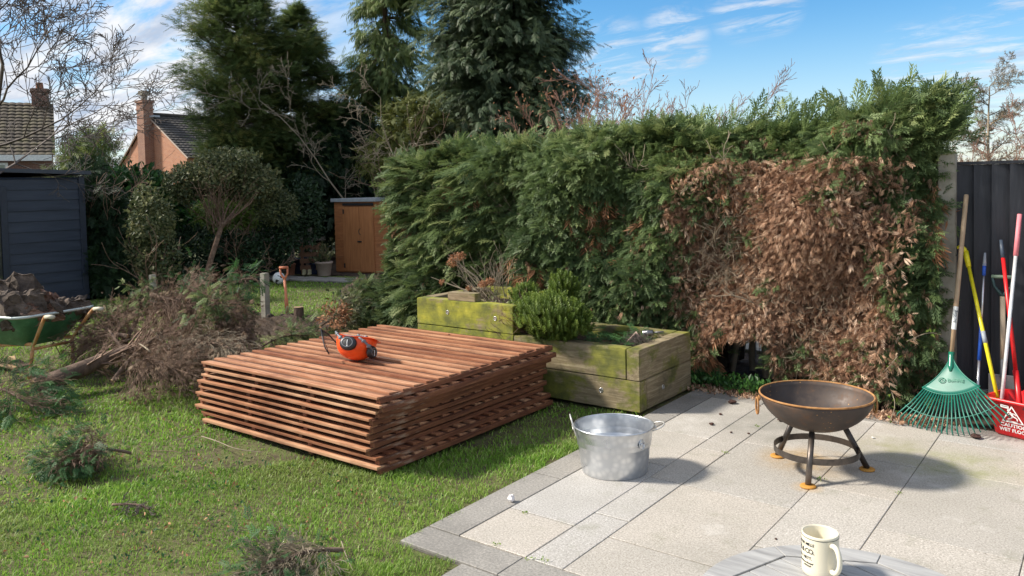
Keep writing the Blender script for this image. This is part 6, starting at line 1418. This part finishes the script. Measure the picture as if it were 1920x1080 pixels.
stick('thin straight twig left of the long pale twig', [(325, 826, .03), (355, 818, .04), (388, 812, .03)], .003)
stick('short brown twig on the open grass', [(285, 846, .03), (320, 845, .04), (345, 850, .03)], .003, 'twig')
stick('bare bent root lying right of the bottom brushwood', [(640, 1015, .03), (648, 1040, .03), (662, 1070, .02)], .003)
seed(61)
for i in range(16):
    u0, v0 = random.uniform(110, 330), random.uniform(640, 705); L_ = random.uniform(50, 120); du = random.choice((-.4, .6, .9))*L_; hh = random.uniform(.15, .45); P_ = [G(u0, v0, .05), G(u0+du*.4, v0-L_*.3, hh), G(u0+du, v0-L_*.45, hh*.8)]; o = P_[0]; bm = BM(); q = [Vector(tuple(p-o)) for p in P_]
    for _ in range(3):
        n_ = [q[0]]
        for a, b in zip(q, q[1:]): n_ += [a.lerp(b, .25), a.lerp(b, .75)]
        q = n_+[q[-1]]
    rr = random.uniform(.005, .012); tube(bm, q, [rr*(1-.6*k/(len(q)-1)) for k in range(len(q))], 7); tag(obj('cut_stick', bm, MT['paletwig' if i % 3 else 'bark'], None, True, loc=o), 'bare curved stick jutting out of the front of the brush heap', 'stick', 'bare curved sticks sticking out of the brush heap')
# split timber pieces by the wheelbarrow
for (u, v, l, a, lab) in ((8, 684, .3, .5, 'pale split plank offcut on the grass below the wheelbarrow, the left one'), (20, 678, .26, -.3, 'pale split plank offcut leaning over the other one below the wheelbarrow'), (38, 682, .2, .2, 'brown bark chip right of the pale plank offcuts')):
    c = G(u, v, .03); bm = BM(); box(bm, (0, 0, 0), (l, .1, .022), 0, Matrix.Rotation(a, 3, 'Z') @ Matrix.Rotation(.2, 3, 'Y')); tag(obj('wood_scrap', bm, MT['cutwood'] if 'pale' in lab[:5] else MT['bark'], bevel=.006, loc=tuple(c)), lab, 'wood', 'wood scraps below the wheelbarrow')

# ------------------------------------------------------------------ litter on the paving
seed(41)
def lump(name, label, cat, u, v, s, m, group=None, sq=.6, n=2):
    c = G(u, v); bm = BM(); bmesh.ops.create_icosphere(bm, subdivisions=n, radius=s)
    for w in bm.verts: w.co = w.co*random.uniform(.7, 1.25); w.co.z *= sq
    lo = min(w.co.z for w in bm.verts); tag(obj(name, bm, m, loc=(c[0], c[1], -lo+.001)), label, cat, group)
cone = pm('dark cone', [(.03, .014, .01), (.09, .04, .03)], 60, .9, .5)
for u, v, s, lab in ((1373, 757, .030, 'biggest dark seed head on the far left slabs by the hedge'), (1334, 797, .017, 'dark crumb left of the fire bowl, halfway between tub and hedge'), (1465, 790, .024, 'dark lump right behind the left leg of the fire bowl'), (1351, 778, .012, 'thin dark scrap behind the dark crumb left of the fire bowl'), (1404, 814, .009, 'small dark crumb closest to the fire bowl hoop'), (1371, 812, .009, 'small dark crumb left of the fire bowl on the narrow slab row'), (1830, 822, .03, 'dark moss clod below the red bucket'), (1455, 1012, .006, 'tiny dark crumb on the paving just beyond the table rim')):
    lump('debris', lab, 'debris', u, v, s, cone, 'dark crumbs scattered on the paving', .5)
lump('paper_scrap', 'crumpled white paper scrap on the paving border beside the grass', 'paper', 959, 941, .019, flat('white paper', (.75, .7, .68), .7), sq=1.1, n=2)
lump('paper_scrap', 'small white flake on the paving between fire bowl and rake', 'paper', 1637, 822, .012, flat('white flake', (.7, .68, .62), .7), sq=.4, n=1)
def weeds(name, label, pts, n, size, mat, zmax=.03, tm=None, cat='weed', spread=.03):
    P = []
    for (u, v) in pts:
        c = G(u, v)
        if name.startswith('lawn_') and (c[0] > -2.9 or (c[0] > -5.5 and c[1] > 3.1)): continue
        P.append(c+RNG.normal(0, 1, (n, 3))*np.array([spread, spread, 0]))
    if False: P.append(c+RNG.normal(0, 1, (n, 3))*np.array([spread, spread, 0]))
    P = np.concatenate(P); m = len(P); P[:, 2] = RNG.uniform(0, zmax, m); V, F, R = scatter(tm or T_LEAF, P, RNG.normal(0, .7, (m, 3))+np.array([0, 0, .7]), RNG.normal(0, 1, (m, 3)), size*RNG.uniform(.6, 1.3, m)); return tag(np_mesh(name, V, F, MT[mat], None, {'rnd': R}), label, cat, kind='stuff')
weeds('joint_weeds', 'tufts of grass and moss growing in the paving joints', [(930, 1022), (995, 1048), (1022, 1053), (985, 962), (1537, 899), (1685, 925), (1360, 850), (1420, 800)], 16, .012, 'grass', .006, spread=.012)
# ivy and clippings along the hedge foot
P = [(u, 722+(u-1300)*.15) for u in range(1300, 1440, 9)]; weeds('ground_ivy', 'low ivy carpeting the foot of the hedge beside the lower raised bed', P, 42, .045, 'laurel', .10, spread=.07, cat='ivy')
weeds('hedge_litter', 'dry brown clippings fallen along the foot of the hedge', [(u, 726+(u-1300)*.155) for u in range(1290, 1760, 10)], 60, .03, 'dead', .012, spread=.06, cat='litter')
weeds('lawn_litter', 'fallen brown conifer scraps and dead leaves strewn over the lawn', [(random.uniform(0, 900), 760+300*random.random()**1.2) for _ in range(150)], 3, .022, 'rust', .03, spread=.05, cat='litter')
def creeper(label, pts, n):
    r = thing('bramble', label, 'bramble', pts[0]); q = [Vector(tuple(p-pts[0])) for p in pts]
    for _ in range(2):
        k = [q[0]]
        for a, b in zip(q, q[1:]): k += [a.lerp(b, .25), a.lerp(b, .75)]
        q = k+[q[-1]]
    bm = BM(); tube(bm, q, .0028, 5); obj('stem', bm, MT['paletwig'], r, True); Q = np.array([tuple(x) for x in q]); ii = RNG.integers(0, len(Q), n)
    V, F, R = scatter(T_LEAF, Q[ii]+RNG.normal(0, .012, (n, 3)), RNG.normal(0, 1, (n, 3)), RNG.normal(0, .5, (n, 3))+np.array([0, -.4, .8]), RNG.uniform(.025, .045, n), RNG.uniform(.3, 1, n)); np_mesh('leaves', V, F, MT['heather'], r, {'rnd': R})
creeper('bramble stem arching out of the hedge foot behind the fire bowl', [onY(1640, 712, 6.12), onY(1665, 690, 6.05), onY(1683, 668, 6.05)], 9)
creeper('bramble stem hanging to the paving left of the rake', [onY(1672, 735, 6.1), onY(1680, 760, 6.0), G(1668, 792, .02)], 10)
creeper('bramble trailing over the hedge corner towards the concrete post', [onY(1700, 640, 6.1), onY(1740, 622, 6.12), onY(1765, 628, 6.2)], 9)
# black mesh fence and pale neighbour's yard behind the gap at the hedge foot
r = thing('mesh_fence', 'black wire mesh fence seen through the hole at the hedge foot', 'fence', (-3.2, 7.35, 0))
for k in range(6):
    bm = BM(); box(bm, (.12+k*.32, 0, .45), (.035, .035, .9)); obj('post', bm, MT['black'], r)
bm = BM()
for z in np.linspace(.08, .85, 9): tube(bm, [(0, .0, z), (1.9, .0, z)], .0025, 4, False)
for x in np.linspace(0, 1.9, 28): tube(bm, [(x, 0, .03), (x, 0, .88)], .0022, 4, False)
obj('mesh_panel', bm, MT['black'], r)
bm = BM(); box(bm, (-3.6, 10.2, -.02), (7.5, 5.0, .04)); tag(obj('neighbour_paving', bm, MT['concrete']), kind='structure')
for (x, y, s, lab) in ((-3.25, 8.2, .13, 'rounded white stone beyond the mesh fence, the left one'), (-2.8, 8.5, .16, 'rounded white stone beyond the mesh fence, the right one')):
    bm = BM(); bmesh.ops.create_icosphere(bm, subdivisions=3, radius=s)
    for w in bm.verts: w.co *= random.uniform(.93, 1.05); w.co.z *= .7
    tag(obj('white_stone', bm, MT['white'], smooth=True, loc=(x, y, s*.6)), lab, 'stone', 'white stones beyond the mesh fence')

# unseen evergreen added left of the frame to cast shade over shed and laurel
seed(51); C = np.array([-22.4, 4.3, 0]); leafy('added_shade_tree', 'unseen tall evergreen added past the left edge to shade the orange shed', 'tree', C, [(C+np.array([0, 0, 7.0]), (2.2, 2.2, 3.6), 3600), (C+np.array([.2, .3, 10.4]), (1.9, 1.9, 2.4), 2600)], T_CYL, 'spruce', .55, stemset(None, 3, 6, .12, .12))

weeds('lawn_weeds', 'small clover and broad-leaved weeds dotted through the turf', [(random.uniform(0, 1000), 790+290*random.random()) for _ in range(110)], 7, .022, 'fresh', .028, spread=.035, cat='weed')
